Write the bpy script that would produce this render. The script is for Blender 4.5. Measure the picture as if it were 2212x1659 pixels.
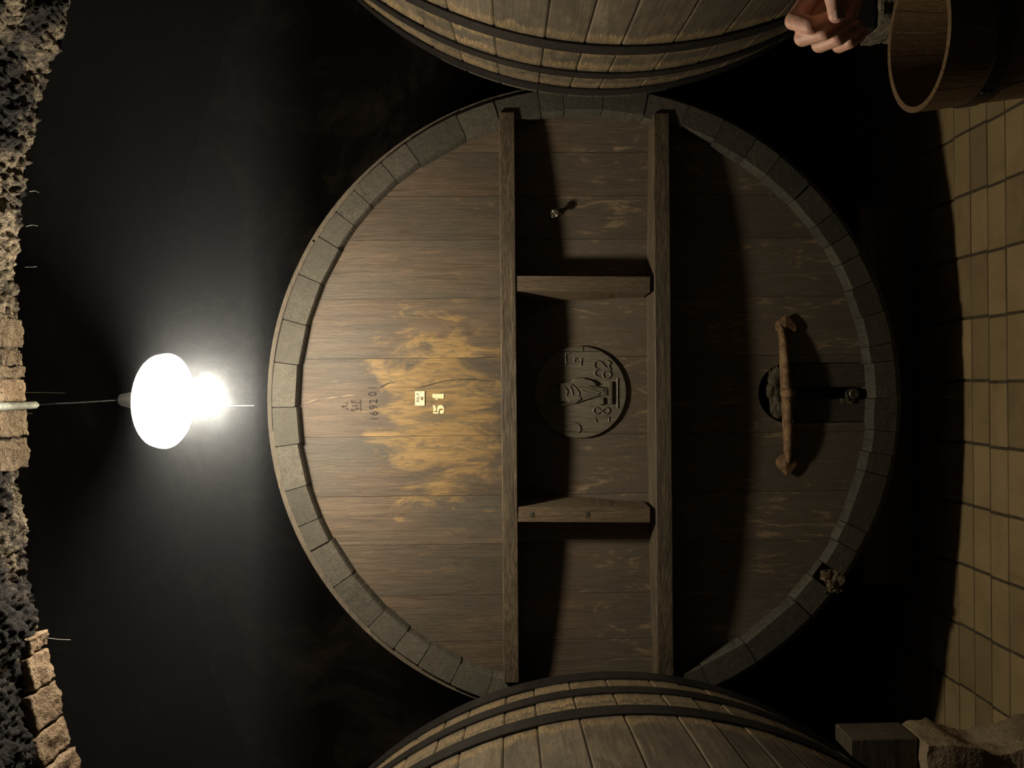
import bpy, bmesh, math, random
from mathutils import Vector, Matrix, noise as mnoise

random.seed(51)
sc = bpy.context.scene
COL = sc.collection
for o in list(bpy.data.objects):
    bpy.data.objects.remove(o)

# ------------------------------------------------------------------ camera
F = 1662.0                      # focal length in pixels of the 2212x1659 frame
CAM = Vector((0.0, 0.0, 1.56))
PITCH = math.radians(-1.24)     # looking very slightly down
ROLL = math.radians(-0.55)      # the phone was held upright: world up points to image left
_DN = Vector((0, math.sin(PITCH), -math.cos(PITCH)))
_RT = Vector((1, 0, 0))
EX = _RT * math.sin(ROLL) + _DN * math.cos(ROLL)
EY = _RT * math.cos(ROLL) - _DN * math.sin(ROLL)
FW = Vector((0, math.cos(PITCH), math.sin(PITCH)))
cam_data = bpy.data.cameras.new('camera')
cam_data.sensor_fit = 'HORIZONTAL'
cam_data.sensor_width = 36.0
cam_data.lens = 36.0 * F / 2212.0
cam_data.clip_start = 0.02
cam = bpy.data.objects.new('camera', cam_data)
COL.objects.link(cam)
cam.matrix_world = Matrix(((EX.x, EY.x, -FW.x, CAM.x), (EX.y, EY.y, -FW.y, CAM.y), (EX.z, EY.z, -FW.z, CAM.z), (0, 0, 0, 1)))
sc.camera = cam

# ------------------------------------------------------------------ world, exposure
world = bpy.data.worlds.new('world')
sc.world = world
world.use_nodes = True
world.node_tree.nodes['Background'].inputs[0].default_value = (0, 0, 0, 1)
world.node_tree.nodes['Background'].inputs[1].default_value = 0.0
sc.view_settings.view_transform = 'Standard'
sc.view_settings.look = 'None'
sc.view_settings.gamma = 1.0
sc.view_settings.use_curve_mapping = False
sc.view_settings.exposure = 0.0
LAMP_STRENGTH = 470.0
sc.cycles.max_bounces = 6
sc.cycles.diffuse_bounces = 3
sc.cycles.glossy_bounces = 2
sc.cycles.transmission_bounces = 3
sc.cycles.volume_bounces = 0
sc.cycles.use_light_tree = False
LAMP_Y = 1.85
BLOOM_DENSITY = 0.085


def px(x, y, Y):
    """pixel of the photograph + a depth that comes from the thing -> world point"""
    d = FW + EX * ((x - 1106.0) / F) + EY * ((829.5 - y) / F)
    return CAM + d * (Y / d.y)


# ------------------------------------------------------------------ object helpers
def link(o, parent):
    COL.objects.link(o)
    if parent is not None:
        o.parent = parent
    return o


def origin_of(o):
    v = Vector((0, 0, 0))
    while o is not None:
        v = v + o.location
        o = o.parent
    return v


def mesh_obj(name, vf, mat, parent=None, smooth=False, loc=None, bevel=0.0):
    """verts in world coordinates; the origin is the parent's origin (or loc)"""
    verts, faces = vf
    base = origin_of(parent) if parent is not None else (Vector(loc) if loc is not None else Vector((0, 0, 0)))
    me = bpy.data.meshes.new(name)
    me.from_pydata([tuple(Vector(v) - base) for v in verts], [], faces)
    bm = bmesh.new()
    bm.from_mesh(me)
    bmesh.ops.recalc_face_normals(bm, faces=bm.faces)
    if bevel > 0:
        bmesh.ops.bevel(bm, geom=list(bm.edges), offset=bevel, segments=1, affect='EDGES', clamp_overlap=True)
    bm.to_mesh(me)
    bm.free()
    if smooth:
        for p in me.polygons:
            p.use_smooth = True
    me.materials.append(mat)
    o = bpy.data.objects.new(name, me)
    if parent is None:
        o.location = base
    return link(o, parent)


def tag(o, label=None, cat=None, group=None, kind=None):
    if label: o['label'] = label
    if cat: o['category'] = cat
    if group: o['group'] = group
    if kind: o['kind'] = kind
    return o


def thing(name, label, cat, loc, group=None):
    o = bpy.data.objects.new(name, None)
    o.empty_display_size = 0.1
    o.location = loc
    COL.objects.link(o)
    return tag(o, label, cat, group)


# ------------------------------------------------------------------ shape helpers (verts, faces)
def join(*vfs):
    V, Fc = [], []
    for v, f in vfs:
        n = len(V)
        V += list(v)
        Fc += [tuple(i + n for i in q) for q in f]
    return V, Fc


def box(x0, x1, y0, y1, z0, z1):
    v = [Vector((x, y, z)) for z in (z0, z1) for y in (y0, y1) for x in (x0, x1)]
    f = [(0, 2, 3, 1), (4, 5, 7, 6), (0, 1, 5, 4), (2, 6, 7, 3), (0, 4, 6, 2), (1, 3, 7, 5)]
    return v, f


def prism(front, back):
    """two loops of equal length"""
    n = len(front)
    v = list(front) + list(back)
    f = [tuple(range(n)), tuple(range(2 * n - 1, n - 1, -1))]
    for i in range(n):
        j = (i + 1) % n
        f.append((i, n + i, n + j, j))
    return v, f


def slab(loop_xz, y0, y1):
    return prism([Vector((a, y0, b)) for a, b in loop_xz], [Vector((a, y1, b)) for a, b in loop_xz])


def tube(pts, rad, n=8, caps=True, squash=None):
    pts = [Vector(p) for p in pts]
    if not hasattr(rad, '__len__'):
        rad = [rad] * len(pts)
    V, Fc = [], []
    up = None
    for i, p in enumerate(pts):
        a = pts[max(0, i - 1)]
        b = pts[min(len(pts) - 1, i + 1)]
        t = (b - a).normalized()
        if up is None:
            ref = Vector((0, 0, 1)) if abs(t.z) < 0.9 else Vector((0, 1, 0))
            s = t.cross(ref).normalized()
        else:
            s = (up - t * up.dot(t)).normalized()
        up = s
        w = t.cross(s)
        for k in range(n):
            an = 2 * math.pi * k / n
            off = (s * math.cos(an) + w * math.sin(an)) * rad[i]
            if squash:
                d = Vector(squash[0])
                off = off - d * off.dot(d) * (1 - squash[1])
            V.append(p + off)
    for i in range(len(pts) - 1):
        for k in range(n):
            k2 = (k + 1) % n
            Fc.append((i * n + k, i * n + k2, (i + 1) * n + k2, (i + 1) * n + k))
    if caps:
        Fc.append(tuple(range(n - 1, -1, -1)))
        m = (len(pts) - 1) * n
        Fc.append(tuple(range(m, m + n)))
    return V, Fc


def lathe(profile, c, axis='Z', n=24, caps=True):
    """profile of (radius, height along the axis)"""
    V, Fc = [], []
    c = Vector(c)
    for r, h in profile:
        for k in range(n):
            a = 2 * math.pi * k / n
            if axis == 'Z':
                V.append(c + Vector((r * math.cos(a), r * math.sin(a), h)))
            else:
                V.append(c + Vector((r * math.cos(a), h, r * math.sin(a))))
    for i in range(len(profile) - 1):
        for k in range(n):
            k2 = (k + 1) % n
            Fc.append((i * n + k, i * n + k2, (i + 1) * n + k2, (i + 1) * n + k))
    if caps:
        Fc.append(tuple(range(n)))
        m = (len(profile) - 1) * n
        Fc.append(tuple(range(m + n - 1, m - 1, -1)))
    return V, Fc


def ball(c, r, n=12, m=8, sc3=(1, 1, 1)):
    V, Fc = [], []
    c = Vector(c)
    for i in range(m + 1):
        ph = math.pi * i / m
        for k in range(n):
            a = 2 * math.pi * k / n
            V.append(c + Vector((r * sc3[0] * math.sin(ph) * math.cos(a), r * sc3[1] * math.sin(ph) * math.sin(a), r * sc3[2] * math.cos(ph))))
    for i in range(m):
        for k in range(n):
            k2 = (k + 1) % n
            Fc.append((i * n + k, i * n + k2, (i + 1) * n + k2, (i + 1) * n + k))
    return V, Fc


def rough_box(x0, x1, y0, y1, z0, z1, cuts=6, amp=0.012, scale=9.0, seed=0.0, fine=0.0, rnd=0.25):
    """a stone: a box with divided, displaced faces"""
    bm = bmesh.new()
    bmesh.ops.create_cube(bm, size=1.0)
    bmesh.ops.subdivide_edges(bm, edges=list(bm.edges), cuts=cuts, use_grid_fill=True)
    cx, cy, cz = (x0 + x1) / 2, (y0 + y1) / 2, (z0 + z1) / 2
    dx, dy, dz = x1 - x0, y1 - y0, z1 - z0
    V = []
    for v in bm.verts:
        p = v.co.copy()
        q = p.normalized() * 0.62
        p = p.lerp(q, rnd * max(0.0, p.length - 0.5) / 0.37)
        w = Vector((cx + p.x * dx, cy + p.y * dy, cz + p.z * dz))
        n = p.normalized()
        d = mnoise.noise(w * scale + Vector((seed, seed * 2, 0))) * amp
        d += mnoise.noise(w * scale * 2.7 + Vector((seed, 0, seed))) * amp * 0.5
        if fine:
            d += mnoise.noise(w * scale * 8 + Vector((seed, 3, seed))) * fine
        V.append(w + n * d)
    bm.verts.index_update()
    Fc = [tuple(v.index for v in f.verts) for f in bm.faces]
    bm.free()
    return V, Fc


def text_vf(s, size, c, thick, thin=0.0, sx=1.0):
    """lettering that faces the camera side (-Y), upright, centred on c"""
    cu = bpy.data.curves.new('lettering', 'FONT')
    cu.body = s
    cu.size = size
    cu.resolution_u = 4
    cu.offset = thin
    cu.extrude = thick / 2
    ob = bpy.data.objects.new('lettering', cu)
    COL.objects.link(ob)
    dg = bpy.context.evaluated_depsgraph_get()
    me = bpy.data.meshes.new_from_object(ob.evaluated_get(dg))
    V = [v.co.copy() for v in me.vertices]
    Fc = [tuple(p.vertices) for p in me.polygons]
    bpy.data.objects.remove(ob)
    bpy.data.curves.remove(cu)
    bpy.data.meshes.remove(me)
    mx = (min(v.x for v in V) + max(v.x for v in V)) / 2
    my = (min(v.y for v in V) + max(v.y for v in V)) / 2
    c = Vector(c)
    return [c + Vector(((v.x - mx) * sx, -v.z, v.y - my)) for v in V], Fc


# ------------------------------------------------------------------ materials
def new_mat(name):
    m = bpy.data.materials.new(name)
    m.use_nodes = True
    nt = m.node_tree
    nt.nodes.clear()
    out = nt.nodes.new('ShaderNodeOutputMaterial')
    b = nt.nodes.new('ShaderNodeBsdfPrincipled')
    nt.links.new(b.outputs[0], out.inputs[0])
    return m, nt, b


def N(nt, t, **kw):
    n = nt.nodes.new(t)
    for k, v in kw.items():
        setattr(n, k, v)
    return n


def mixc(nt, fac, a, b, mode='MIX'):
    n = N(nt, 'ShaderNodeMix', data_type='RGBA', blend_type=mode)
    for s, v in ((0, fac), (6, a), (7, b)):
        if hasattr(v, 'links') or hasattr(v, 'is_linked'):
            nt.links.new(v, n.inputs[s])
        elif isinstance(v, (int, float)):
            n.inputs[s].default_value = v
        else:
            n.inputs[s].default_value = (*v, 1)
    return n.outputs[2]


def mth(nt, op, a, b=None, c=None, clamp=False):
    n = N(nt, 'ShaderNodeMath', operation=op, use_clamp=clamp)
    for i, v in enumerate((a, b, c)):
        if v is None: continue
        if isinstance(v, (int, float)):
            n.inputs[i].default_value = v
        else:
            nt.links.new(v, n.inputs[i])
    return n.outputs[0]


def ramp(nt, fac, stops):
    n = N(nt, 'ShaderNodeValToRGB')
    e = n.color_ramp.elements
    while len(e) < len(stops):
        e.new(0.5)
    for el, (p, c) in zip(e, stops):
        el.position = p
        el.color = (*c, 1) if len(c) == 3 else c
    nt.links.new(fac, n.inputs[0])
    return n.outputs[0]


def gray(*st):
    return [(p, (v, v, v)) for p, v in st]


def coords(nt, scale, offset=17.0):
    g = N(nt, 'ShaderNodeNewGeometry')
    oi = N(nt, 'ShaderNodeObjectInfo')
    cmb = N(nt, 'ShaderNodeCombineXYZ')
    for i, k in enumerate((1.0, 0.37, 0.71)):
        nt.links.new(mth(nt, 'MULTIPLY', oi.outputs['Random'], offset * k), cmb.inputs[i])
    add = N(nt, 'ShaderNodeVectorMath', operation='ADD')
    nt.links.new(g.outputs['Position'], add.inputs[0])
    nt.links.new(cmb.outputs[0], add.inputs[1])
    mp = N(nt, 'ShaderNodeMapping')
    mp.inputs['Scale'].default_value = scale
    nt.links.new(add.outputs[0], mp.inputs['Vector'])
    return mp.outputs[0], oi.outputs['Random'], g.outputs['Position']


def tex_noise(nt, vec, scale, detail=6, rough=0.6, dist=0.0):
    n = N(nt, 'ShaderNodeTexNoise')
    n.inputs['Scale'].default_value = scale
    n.inputs['Detail'].default_value = detail
    n.inputs['Roughness'].default_value = rough
    n.inputs['Distortion'].default_value = dist
    nt.links.new(vec, n.inputs['Vector'])
    return n.outputs['Fac']


def set_bump(nt, b, h, strength, dist):
    bp = N(nt, 'ShaderNodeBump')
    bp.inputs['Strength'].default_value = strength
    bp.inputs['Distance'].default_value = dist
    nt.links.new(h, bp.inputs['Height'])
    nt.links.new(bp.outputs[0], b.inputs['Normal'])


AXS = {'X': (1.0, 14.0, 14.0), 'Y': (14.0, 1.0, 14.0), 'Z': (14.0, 14.0, 1.0)}


def wood(name, base, dark, light, axis='Z', gscale=4.0, rough=0.62, var=0.3, bump=0.35, blotch=0.6, patina=None, flakes=0.0):
    m, nt, b = new_mat(name)
    vec, rnd, pos = coords(nt, AXS[axis])
    grain = tex_noise(nt, vec, gscale, 5, 0.65, 0.6)
    fine = tex_noise(nt, vec, gscale * 4.5, 3, 0.7, 0.3)
    col = ramp(nt, grain, [(0.28, dark), (0.48, base), (0.72, light)])
    col = mixc(nt, 0.5, col, ramp(nt, fine, [(0.38, dark), (0.56, base), (0.7, light)]), 'MIX')
    fib = tex_noise(nt, vec, gscale * 9, 4, 0.7, 0.4)
    col = mixc(nt, mth(nt, 'MULTIPLY', ramp(nt, fib, gray((0.40, 1), (0.50, 0))), 0.6), col, tuple(x * 0.55 for x in dark))
    blv, _, _ = coords(nt, tuple(0.25 + 0.75 * (s > 2) for s in AXS[axis]))
    bl = tex_noise(nt, blv, 5.0, 5, 0.6, 0.4)
    mask = ramp(nt, bl, gray((0.42, 0), (0.62, 1)))
    col = mixc(nt, mth(nt, 'MULTIPLY', mask, blotch), col, patina or dark)
    if flakes:
        fl = tex_noise(nt, blv, 16.0, 7, 0.62, 1.2)
        fm = ramp(nt, fl, gray((0.58, 0), (0.61, 1)))
        col = mixc(nt, mth(nt, 'MULTIPLY', fm, flakes), col, light)
    v = mth(nt, 'MULTIPLY_ADD', rnd, var, 1.0 - var / 2)
    hsv = N(nt, 'ShaderNodeHueSaturation')
    nt.links.new(col, hsv.inputs['Color'])
    nt.links.new(v, hsv.inputs['Value'])
    nt.links.new(hsv.outputs[0], b.inputs['Base Color'])
    b.inputs['Roughness'].default_value = rough
    b.inputs['Specular IOR Level'].default_value = 0.35
    set_bump(nt, b, mth(nt, 'ADD', grain, mth(nt, 'MULTIPLY', fine, 0.5)), bump, 0.004)
    return m


def head_material():
    """oak head: worn ochre field round the number, grey brown patina, flaking paint low down, lightened there against lamp falloff"""
    m, nt, b = new_mat('head_oak')
    vec, rnd, pos = coords(nt, AXS['Z'])
    grain = tex_noise(nt, vec, 4.5, 5, 0.66, 0.9)
    fine = tex_noise(nt, vec, 18.0, 5, 0.7, 0.5)
    fib = tex_noise(nt, vec, 40.0, 4, 0.7, 0.5)
    wide, _, _ = coords(nt, (1.0, 1.0, 0.35), 5.0)
    bl = tex_noise(nt, wide, 4.2, 6, 0.62, 0.5)
    bl2 = tex_noise(nt, wide, 11.0, 6, 0.68, 1.0)
    flk, _, _ = coords(nt, (1.0, 1.0, 0.22), 9.0)
    bl3 = tex_noise(nt, flk, 34.0, 5, 0.7, 1.4)
    brown = ramp(nt, grain, [(0.3, (0.060, 0.041, 0.026)), (0.5, (0.102, 0.072, 0.046)), (0.72, (0.15, 0.108, 0.070))])
    brown = mixc(nt, mth(nt, 'MULTIPLY', ramp(nt, bl, gray((0.42, 0), (0.58, 1))), 0.8), brown, ramp(nt, fine, [(0.35, (0.052, 0.045, 0.034)), (0.65, (0.088, 0.076, 0.056))]))
    brown = mixc(nt, mth(nt, 'MULTIPLY', ramp(nt, bl3, gray((0.60, 0), (0.66, 1))), 0.45), brown, (0.19, 0.125, 0.066))
    brown = mixc(nt, mth(nt, 'MULTIPLY', ramp(nt, fib, gray((0.36, 1), (0.46, 0))), 0.5), brown, (0.035, 0.025, 0.017))
    ochre = ramp(nt, grain, [(0.28, (0.11, 0.074, 0.038)), (0.48, (0.25, 0.16, 0.064)), (0.7, (0.35, 0.232, 0.098))])
    ochre = mixc(nt, 0.5, ochre, ramp(nt, fine, [(0.36, (0.11, 0.072, 0.036)), (0.55, (0.30, 0.185, 0.064)), (0.7, (0.42, 0.275, 0.11))]))
    ochre = mixc(nt, mth(nt, 'MULTIPLY', ramp(nt, bl3, gray((0.52, 0), (0.60, 1))), 0.7), ochre, (0.098, 0.082, 0.052))
    # where the ochre oak is bare: an irregular field of bare wood above the medallion
    sep = N(nt, 'ShaderNodeSeparateXYZ')
    nt.links.new(pos, sep.inputs[0])
    c = px(945, 885, 2.5)
    dx = mth(nt, 'DIVIDE', mth(nt, 'SUBTRACT', sep.outputs[0], c.x), 0.34)
    dz = mth(nt, 'DIVIDE', mth(nt, 'SUBTRACT', sep.outputs[2], c.z), 0.235)
    d = mth(nt, 'SQRT', mth(nt, 'ADD', mth(nt, 'MULTIPLY', dx, dx), mth(nt, 'MULTIPLY', dz, dz)))
    d = mth(nt, 'ADD', d, mth(nt, 'MULTIPLY', mth(nt, 'SUBTRACT', bl2, 0.5), 3.0))
    d = mth(nt, 'ADD', d, mth(nt, 'MULTIPLY', mth(nt, 'SUBTRACT', fine, 0.5), 1.3))
    field = ramp(nt, d, gray((0.55, 1.0), (0.92, 0.0)))
    col = mixc(nt, mth(nt, 'MULTIPLY', field, 0.95), brown, ochre)
    # lower half: paint with flakes gone, tone raised to offset lamp falloff
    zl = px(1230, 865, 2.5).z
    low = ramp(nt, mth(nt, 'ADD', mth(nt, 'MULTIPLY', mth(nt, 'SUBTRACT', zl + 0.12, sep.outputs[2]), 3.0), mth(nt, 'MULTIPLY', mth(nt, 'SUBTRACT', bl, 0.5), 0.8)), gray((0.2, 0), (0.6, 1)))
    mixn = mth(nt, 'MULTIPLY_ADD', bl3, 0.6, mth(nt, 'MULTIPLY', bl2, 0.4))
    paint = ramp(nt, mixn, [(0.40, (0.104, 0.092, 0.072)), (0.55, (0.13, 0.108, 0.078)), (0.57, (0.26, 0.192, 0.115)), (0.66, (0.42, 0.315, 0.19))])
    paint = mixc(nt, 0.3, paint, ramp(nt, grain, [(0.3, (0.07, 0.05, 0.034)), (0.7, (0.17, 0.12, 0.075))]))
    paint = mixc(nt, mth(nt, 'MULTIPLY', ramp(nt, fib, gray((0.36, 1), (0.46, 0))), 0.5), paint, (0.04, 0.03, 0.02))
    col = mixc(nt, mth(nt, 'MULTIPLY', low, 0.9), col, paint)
    hsv = N(nt, 'ShaderNodeHueSaturation')
    nt.links.new(col, hsv.inputs['Color'])
    nt.links.new(mth(nt, 'MULTIPLY_ADD', rnd, 0.28, 0.86), hsv.inputs['Value'])
    nt.links.new(hsv.outputs[0], b.inputs['Base Color'])
    b.inputs['Roughness'].default_value = 0.55
    b.inputs['Specular IOR Level'].default_value = 0.35
    set_bump(nt, b, mth(nt, 'ADD', mth(nt, 'ADD', grain, mth(nt, 'MULTIPLY', fine, 0.5)), mth(nt, 'MULTIPLY', bl3, 0.7)), 0.45, 0.004)
    return m


def plain(name, col, rough=0.6, metal=0.0, nscale=0.0, amount=0.4, bump=0.0, dark=None, spec=0.4):
    m, nt, b = new_mat(name)
    b.inputs['Base Color'].default_value = (*col, 1)
    b.inputs['Roughness'].default_value = rough
    b.inputs['Metallic'].default_value = metal
    b.inputs['Specular IOR Level'].default_value = spec
    if nscale:
        vec, rnd, pos = coords(nt, (1, 1, 1), 3.0)
        n = tex_noise(nt, vec, nscale, 8, 0.65, 0.4)
        c = mixc(nt, mth(nt, 'MULTIPLY', ramp(nt, n, gray((0.4, 0), (0.62, 1))), amount), col, dark or tuple(x * 0.35 for x in col))
        nt.links.new(c, b.inputs['Base Color'])
        if bump:
            set_bump(nt, b, n, bump, 0.01)
    return m


def stone(name, cols, scale=14.0, bump=0.9, soot=None, sootscale=2.0, rough=0.9, flank=0.0):
    m, nt, b = new_mat(name)
    vec, rnd, pos = coords(nt, (1, 1, 1), 4.0)
    n = tex_noise(nt, vec, scale, 5, 0.7, 0.5)
    col = ramp(nt, n, cols)
    if soot:
        s = tex_noise(nt, vec, sootscale, 6, 0.65, 0.5)
        if flank:               # dark tone covers more away from the crown
            sx = N(nt, 'ShaderNodeSeparateXYZ')
            nt.links.new(pos, sx.inputs[0])
            s = mth(nt, 'MULTIPLY_ADD', mth(nt, 'ABSOLUTE', mth(nt, 'SUBTRACT', sx.outputs[0], 0.14)), flank, mth(nt, 'SUBTRACT', s, 0.07))
        col = mixc(nt, ramp(nt, s, gray((0.42, 0), (0.58, 1))), col, soot)
    hsv = N(nt, 'ShaderNodeHueSaturation')
    nt.links.new(col, hsv.inputs['Color'])
    nt.links.new(mth(nt, 'MULTIPLY_ADD', rnd, 0.35, 0.82), hsv.inputs['Value'])
    nt.links.new(hsv.outputs[0], b.inputs['Base Color'])
    b.inputs['Roughness'].default_value = rough
    b.inputs['Specular IOR Level'].default_value = 0.2
    n2 = tex_noise(nt, vec, scale * 4, 3, 0.7, 0.2)
    set_bump(nt, b, mth(nt, 'ADD', n, mth(nt, 'MULTIPLY', n2, 0.6)), bump, 0.012)
    return m


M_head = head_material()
M_rim = wood('stave_end_oak', (0.084, 0.075, 0.056), (0.043, 0.038, 0.028), (0.132, 0.116, 0.084), 'Y', 3.0, 0.7, 0.45, 0.6, 0.55, (0.066, 0.062, 0.046))
M_lip = wood('stave_oak', (0.15, 0.12, 0.078), (0.09, 0.07, 0.045), (0.22, 0.18, 0.12), 'Y', 4.0, 0.65)
M_bar = wood('bar_oak', (0.115, 0.086, 0.053), (0.034, 0.026, 0.018), (0.25, 0.185, 0.108), 'X', 3.2, 0.6, 0.1, 0.7, 0.35, (0.07, 0.06, 0.045))
M_brace = wood('brace_oak', (0.15, 0.105, 0.06), (0.06, 0.042, 0.026), (0.24, 0.172, 0.098), 'Z', 5.0, 0.6, 0.15, 0.5, 0.35, (0.10, 0.085, 0.06))
M_medal = wood('medallion_oak', (0.155, 0.138, 0.10), (0.11, 0.098, 0.07), (0.20, 0.178, 0.13), 'Z', 3.0, 0.42, 0.05, 0.35, 0.4)
M_iron = plain('black_iron', (0.035, 0.033, 0.03), 0.45, 0.6, 30.0, 0.6, 0.3, (0.06, 0.05, 0.04))
M_hoopwood = wood('old_hoop', (0.13, 0.105, 0.075), (0.06, 0.05, 0.035), (0.2, 0.16, 0.11), 'X', 6.0, 0.75)
M_rust = plain('rusted_iron', (0.33, 0.20, 0.095), 0.75, 0.0, 40.0, 0.85, 0.9, (0.11, 0.062, 0.035))
M_seal = plain('tallow_seal', (0.13, 0.11, 0.065), 0.5, 0.0, 45.0, 0.8, 1.0, (0.035, 0.03, 0.02))
M_door = wood('door_oak', (0.075, 0.063, 0.044), (0.04, 0.034, 0.025), (0.12, 0.095, 0.06), 'Z', 4.0, 0.6, 0.15, 0.35, 0.4)
M_black = plain('hollow_dark_oak', (0.02, 0.017, 0.013), 0.9, 0.0, 20.0, 0.5)
M_cream = plain('cream_paint', (0.80, 0.66, 0.38), 0.55, 0.0, 60.0, 0.25, 0.0, (0.55, 0.42, 0.22))
M_filler = plain('old_putty', (0.36, 0.28, 0.17), 0.8)
M_plate = plain('cream_enamel', (0.86, 0.74, 0.46), 0.35, 0.0, 40.0, 0.12)
M_letter = plain('brown_lettering', (0.07, 0.035, 0.015), 0.6)
M_brand = plain('branded_mark', (0.028, 0.022, 0.017), 0.8)
M_brass = plain('old_brass', (0.16, 0.15, 0.10), 0.4, 0.7, 40.0, 0.5)
M_crack = plain('crack_shadowed_wood', (0.035, 0.024, 0.014), 0.9)

# ------------------------------------------------------------------ the room
M_vault = stone('vault_plaster', [(0.36, (0.026, 0.022, 0.019)), (0.45, (0.13, 0.105, 0.074)), (0.56, (0.30, 0.245, 0.168)), (0.75, (0.2, 0.16, 0.11))], 62.0, 1.0, (0.022, 0.02, 0.019), 5.5, 0.9, 0.22)
M_brick = stone('vault_brick', [(0.3, (0.10, 0.068, 0.046)), (0.5, (0.22, 0.155, 0.10)), (0.7, (0.31, 0.24, 0.165))], 26.0, 0.9)
M_block = stone('vault_block', [(0.3, (0.06, 0.045, 0.032)), (0.5, (0.17, 0.125, 0.082)), (0.7, (0.24, 0.185, 0.125))], 44.0, 1.0)
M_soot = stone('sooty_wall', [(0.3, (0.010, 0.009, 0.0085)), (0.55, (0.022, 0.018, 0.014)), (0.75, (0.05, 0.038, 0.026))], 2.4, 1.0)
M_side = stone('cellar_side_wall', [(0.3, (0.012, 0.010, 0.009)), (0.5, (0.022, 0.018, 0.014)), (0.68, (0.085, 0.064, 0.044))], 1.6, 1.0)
M_grout = plain('floor_grout', (0.095, 0.072, 0.042), 0.9, 0.0, 40.0, 0.6, 0.4)
M_tile = stone('floor_tile', [(0.25, (0.225, 0.158, 0.076)), (0.5, (0.32, 0.23, 0.112)), (0.75, (0.375, 0.275, 0.138))], 6.0, 0.15, None, 2.0, 0.6)

EDGE_Y = 1.65
sil = [(0, 165), (60, 160), (130, 133), (160, 112), (200, 104), (300, 82), (400, 68), (500, 58), (600, 52), (700, 48), (760, 46), (800, 51), (830, 54),
       (900, 53), (1000, 58), (1080, 66), (1150, 71), (1250, 80), (1330, 99), (1400, 98), (1500, 122), (1600, 147), (1659, 168)]
prof = sorted([(px(x, y, EDGE_Y).x, px(x, y, EDGE_Y).z) for y, x in sil])


def vault_z(X):
    if X <= prof[0][0]:
        d = prof[0][0] - X
        return prof[0][1] + 0.07 * min(1.0, d / 0.5)
    if X >= prof[-1][0]:
        d = X - prof[-1][0]
        return prof[-1][1] + 0.07 * min(1.0, d / 0.5)
    for (a, za), (b_, zb) in zip(prof, prof[1:]):
        if a <= X <= b_:
            return za + (zb - za) * (X - a) / (b_ - a)


def vault_point(X, Y, amp=1.0):
    z = vault_z(X)
    p = Vector((X, Y, z))
    d = 0.012 * mnoise.noise(p * 7.0) + 0.010 * mnoise.noise(p * 19.0) + 0.009 * mnoise.noise(p * 47.0) + 0.010 * mnoise.noise(p * 85.0) + 0.008 * mnoise.noise(p * 150.0)
    fade = 1.0
    return Vector((X, Y, z + 0.012 + (d * amp) * fade))


def grid(xs, ys, fn):
    V = [fn(x, y) for y in ys for x in xs]
    n = len(xs)
    Fc = [(j * n + i, j * n + i + 1, (j + 1) * n + i + 1, (j + 1) * n + i) for j in range(len(ys) - 1) for i in range(n - 1)]
    return V, Fc


xs = [-1.15 + i * 0.0042 for i in range(549)]
ys = [1.21 + i * 0.0042 for i in range(104)] + [EDGE_Y]
fine_v = grid(xs, ys, vault_point)
xo = [-3.2 + i * 0.1 for i in range(65)]
coarse = grid(xo, [-2.4 + i * 0.1 for i in range(37)] + [1.208], lambda x, y: vault_point(x, y, 0.6))
wl = grid([-3.2 + i * 0.1 for i in range(21)] + [-1.15], [1.208 + i * 0.0442 for i in range(11)], vault_point)
wr = grid([1.151] + [1.2 + i * 0.1 for i in range(21)], [1.208 + i * 0.0442 for i in range(11)], vault_point)
# the head wall of the arch above the edge
face_x = [-3.2 + i * 0.02 for i in range(321)]
faceV = [vault_point(x, EDGE_Y) for x in face_x] + [Vector((x, EDGE_Y + 0.03, 3.7)) for x in face_x]
faceF = [(i, i + 1, 321 + i + 1, 321 + i) for i in range(320)]
vault = mesh_obj('ceiling', join(fine_v, coarse, wl, wr), M_vault, None, smooth=True)
tag(vault, 'rough plastered stone vault with soot in the upper part of the cellar', kind='structure')
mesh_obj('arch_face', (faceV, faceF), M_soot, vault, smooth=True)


def vault_brick(y0, y1, depth, drop, seed, y_in=0.0):
    """one brick of the arch edge between two image rows"""
    a, b_ = px(60, y0, EDGE_Y).x, px(60, y1, EDGE_Y).x
    x0, x1 = min(a, b_), max(a, b_)
    xm = (x0 + x1) / 2
    sl = math.atan2(vault_z(x1) - vault_z(x0), x1 - x0)
    w = (x1 - x0) / math.cos(sl) - 0.002
    V, Fc = rough_box(-w / 2, w / 2, -depth, 0.006, 0, 0.075, 10, 0.006, 34.0, seed, 0.0035, 0.10)
    ca, sa = math.cos(sl), math.sin(sl)
    zb = vault_z(xm) - drop
    return [Vector((xm + v.x * ca - v.z * sa, EDGE_Y - y_in + v.y, zb + v.x * sa + v.z * ca)) for v in V], Fc


rows = [(1362, 1396), (1398, 1468), (1470, 1545), (1548, 1612), (1614, 1690), (1692, 1765)]
for i, (a, b_) in enumerate(rows):
    mesh_obj('brick', vault_brick(a, b_, 0.06 + 0.03 * min(1, i / 2) + random.uniform(-0.008, 0.008), -0.001 + random.uniform(0, 0.006), i * 3.1), M_brick, vault, smooth=True)
for i, (a, b_) in enumerate([(690, 752), (755, 790), (792, 817), (818, 868), (884, 940), (944, 1010)]):
    mesh_obj('brick', vault_brick(a, b_, 0.10, -0.004 + random.uniform(0, 0.006), 40 + i * 3.1), M_block if i != 3 else M_brick, vault, smooth=True)

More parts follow.
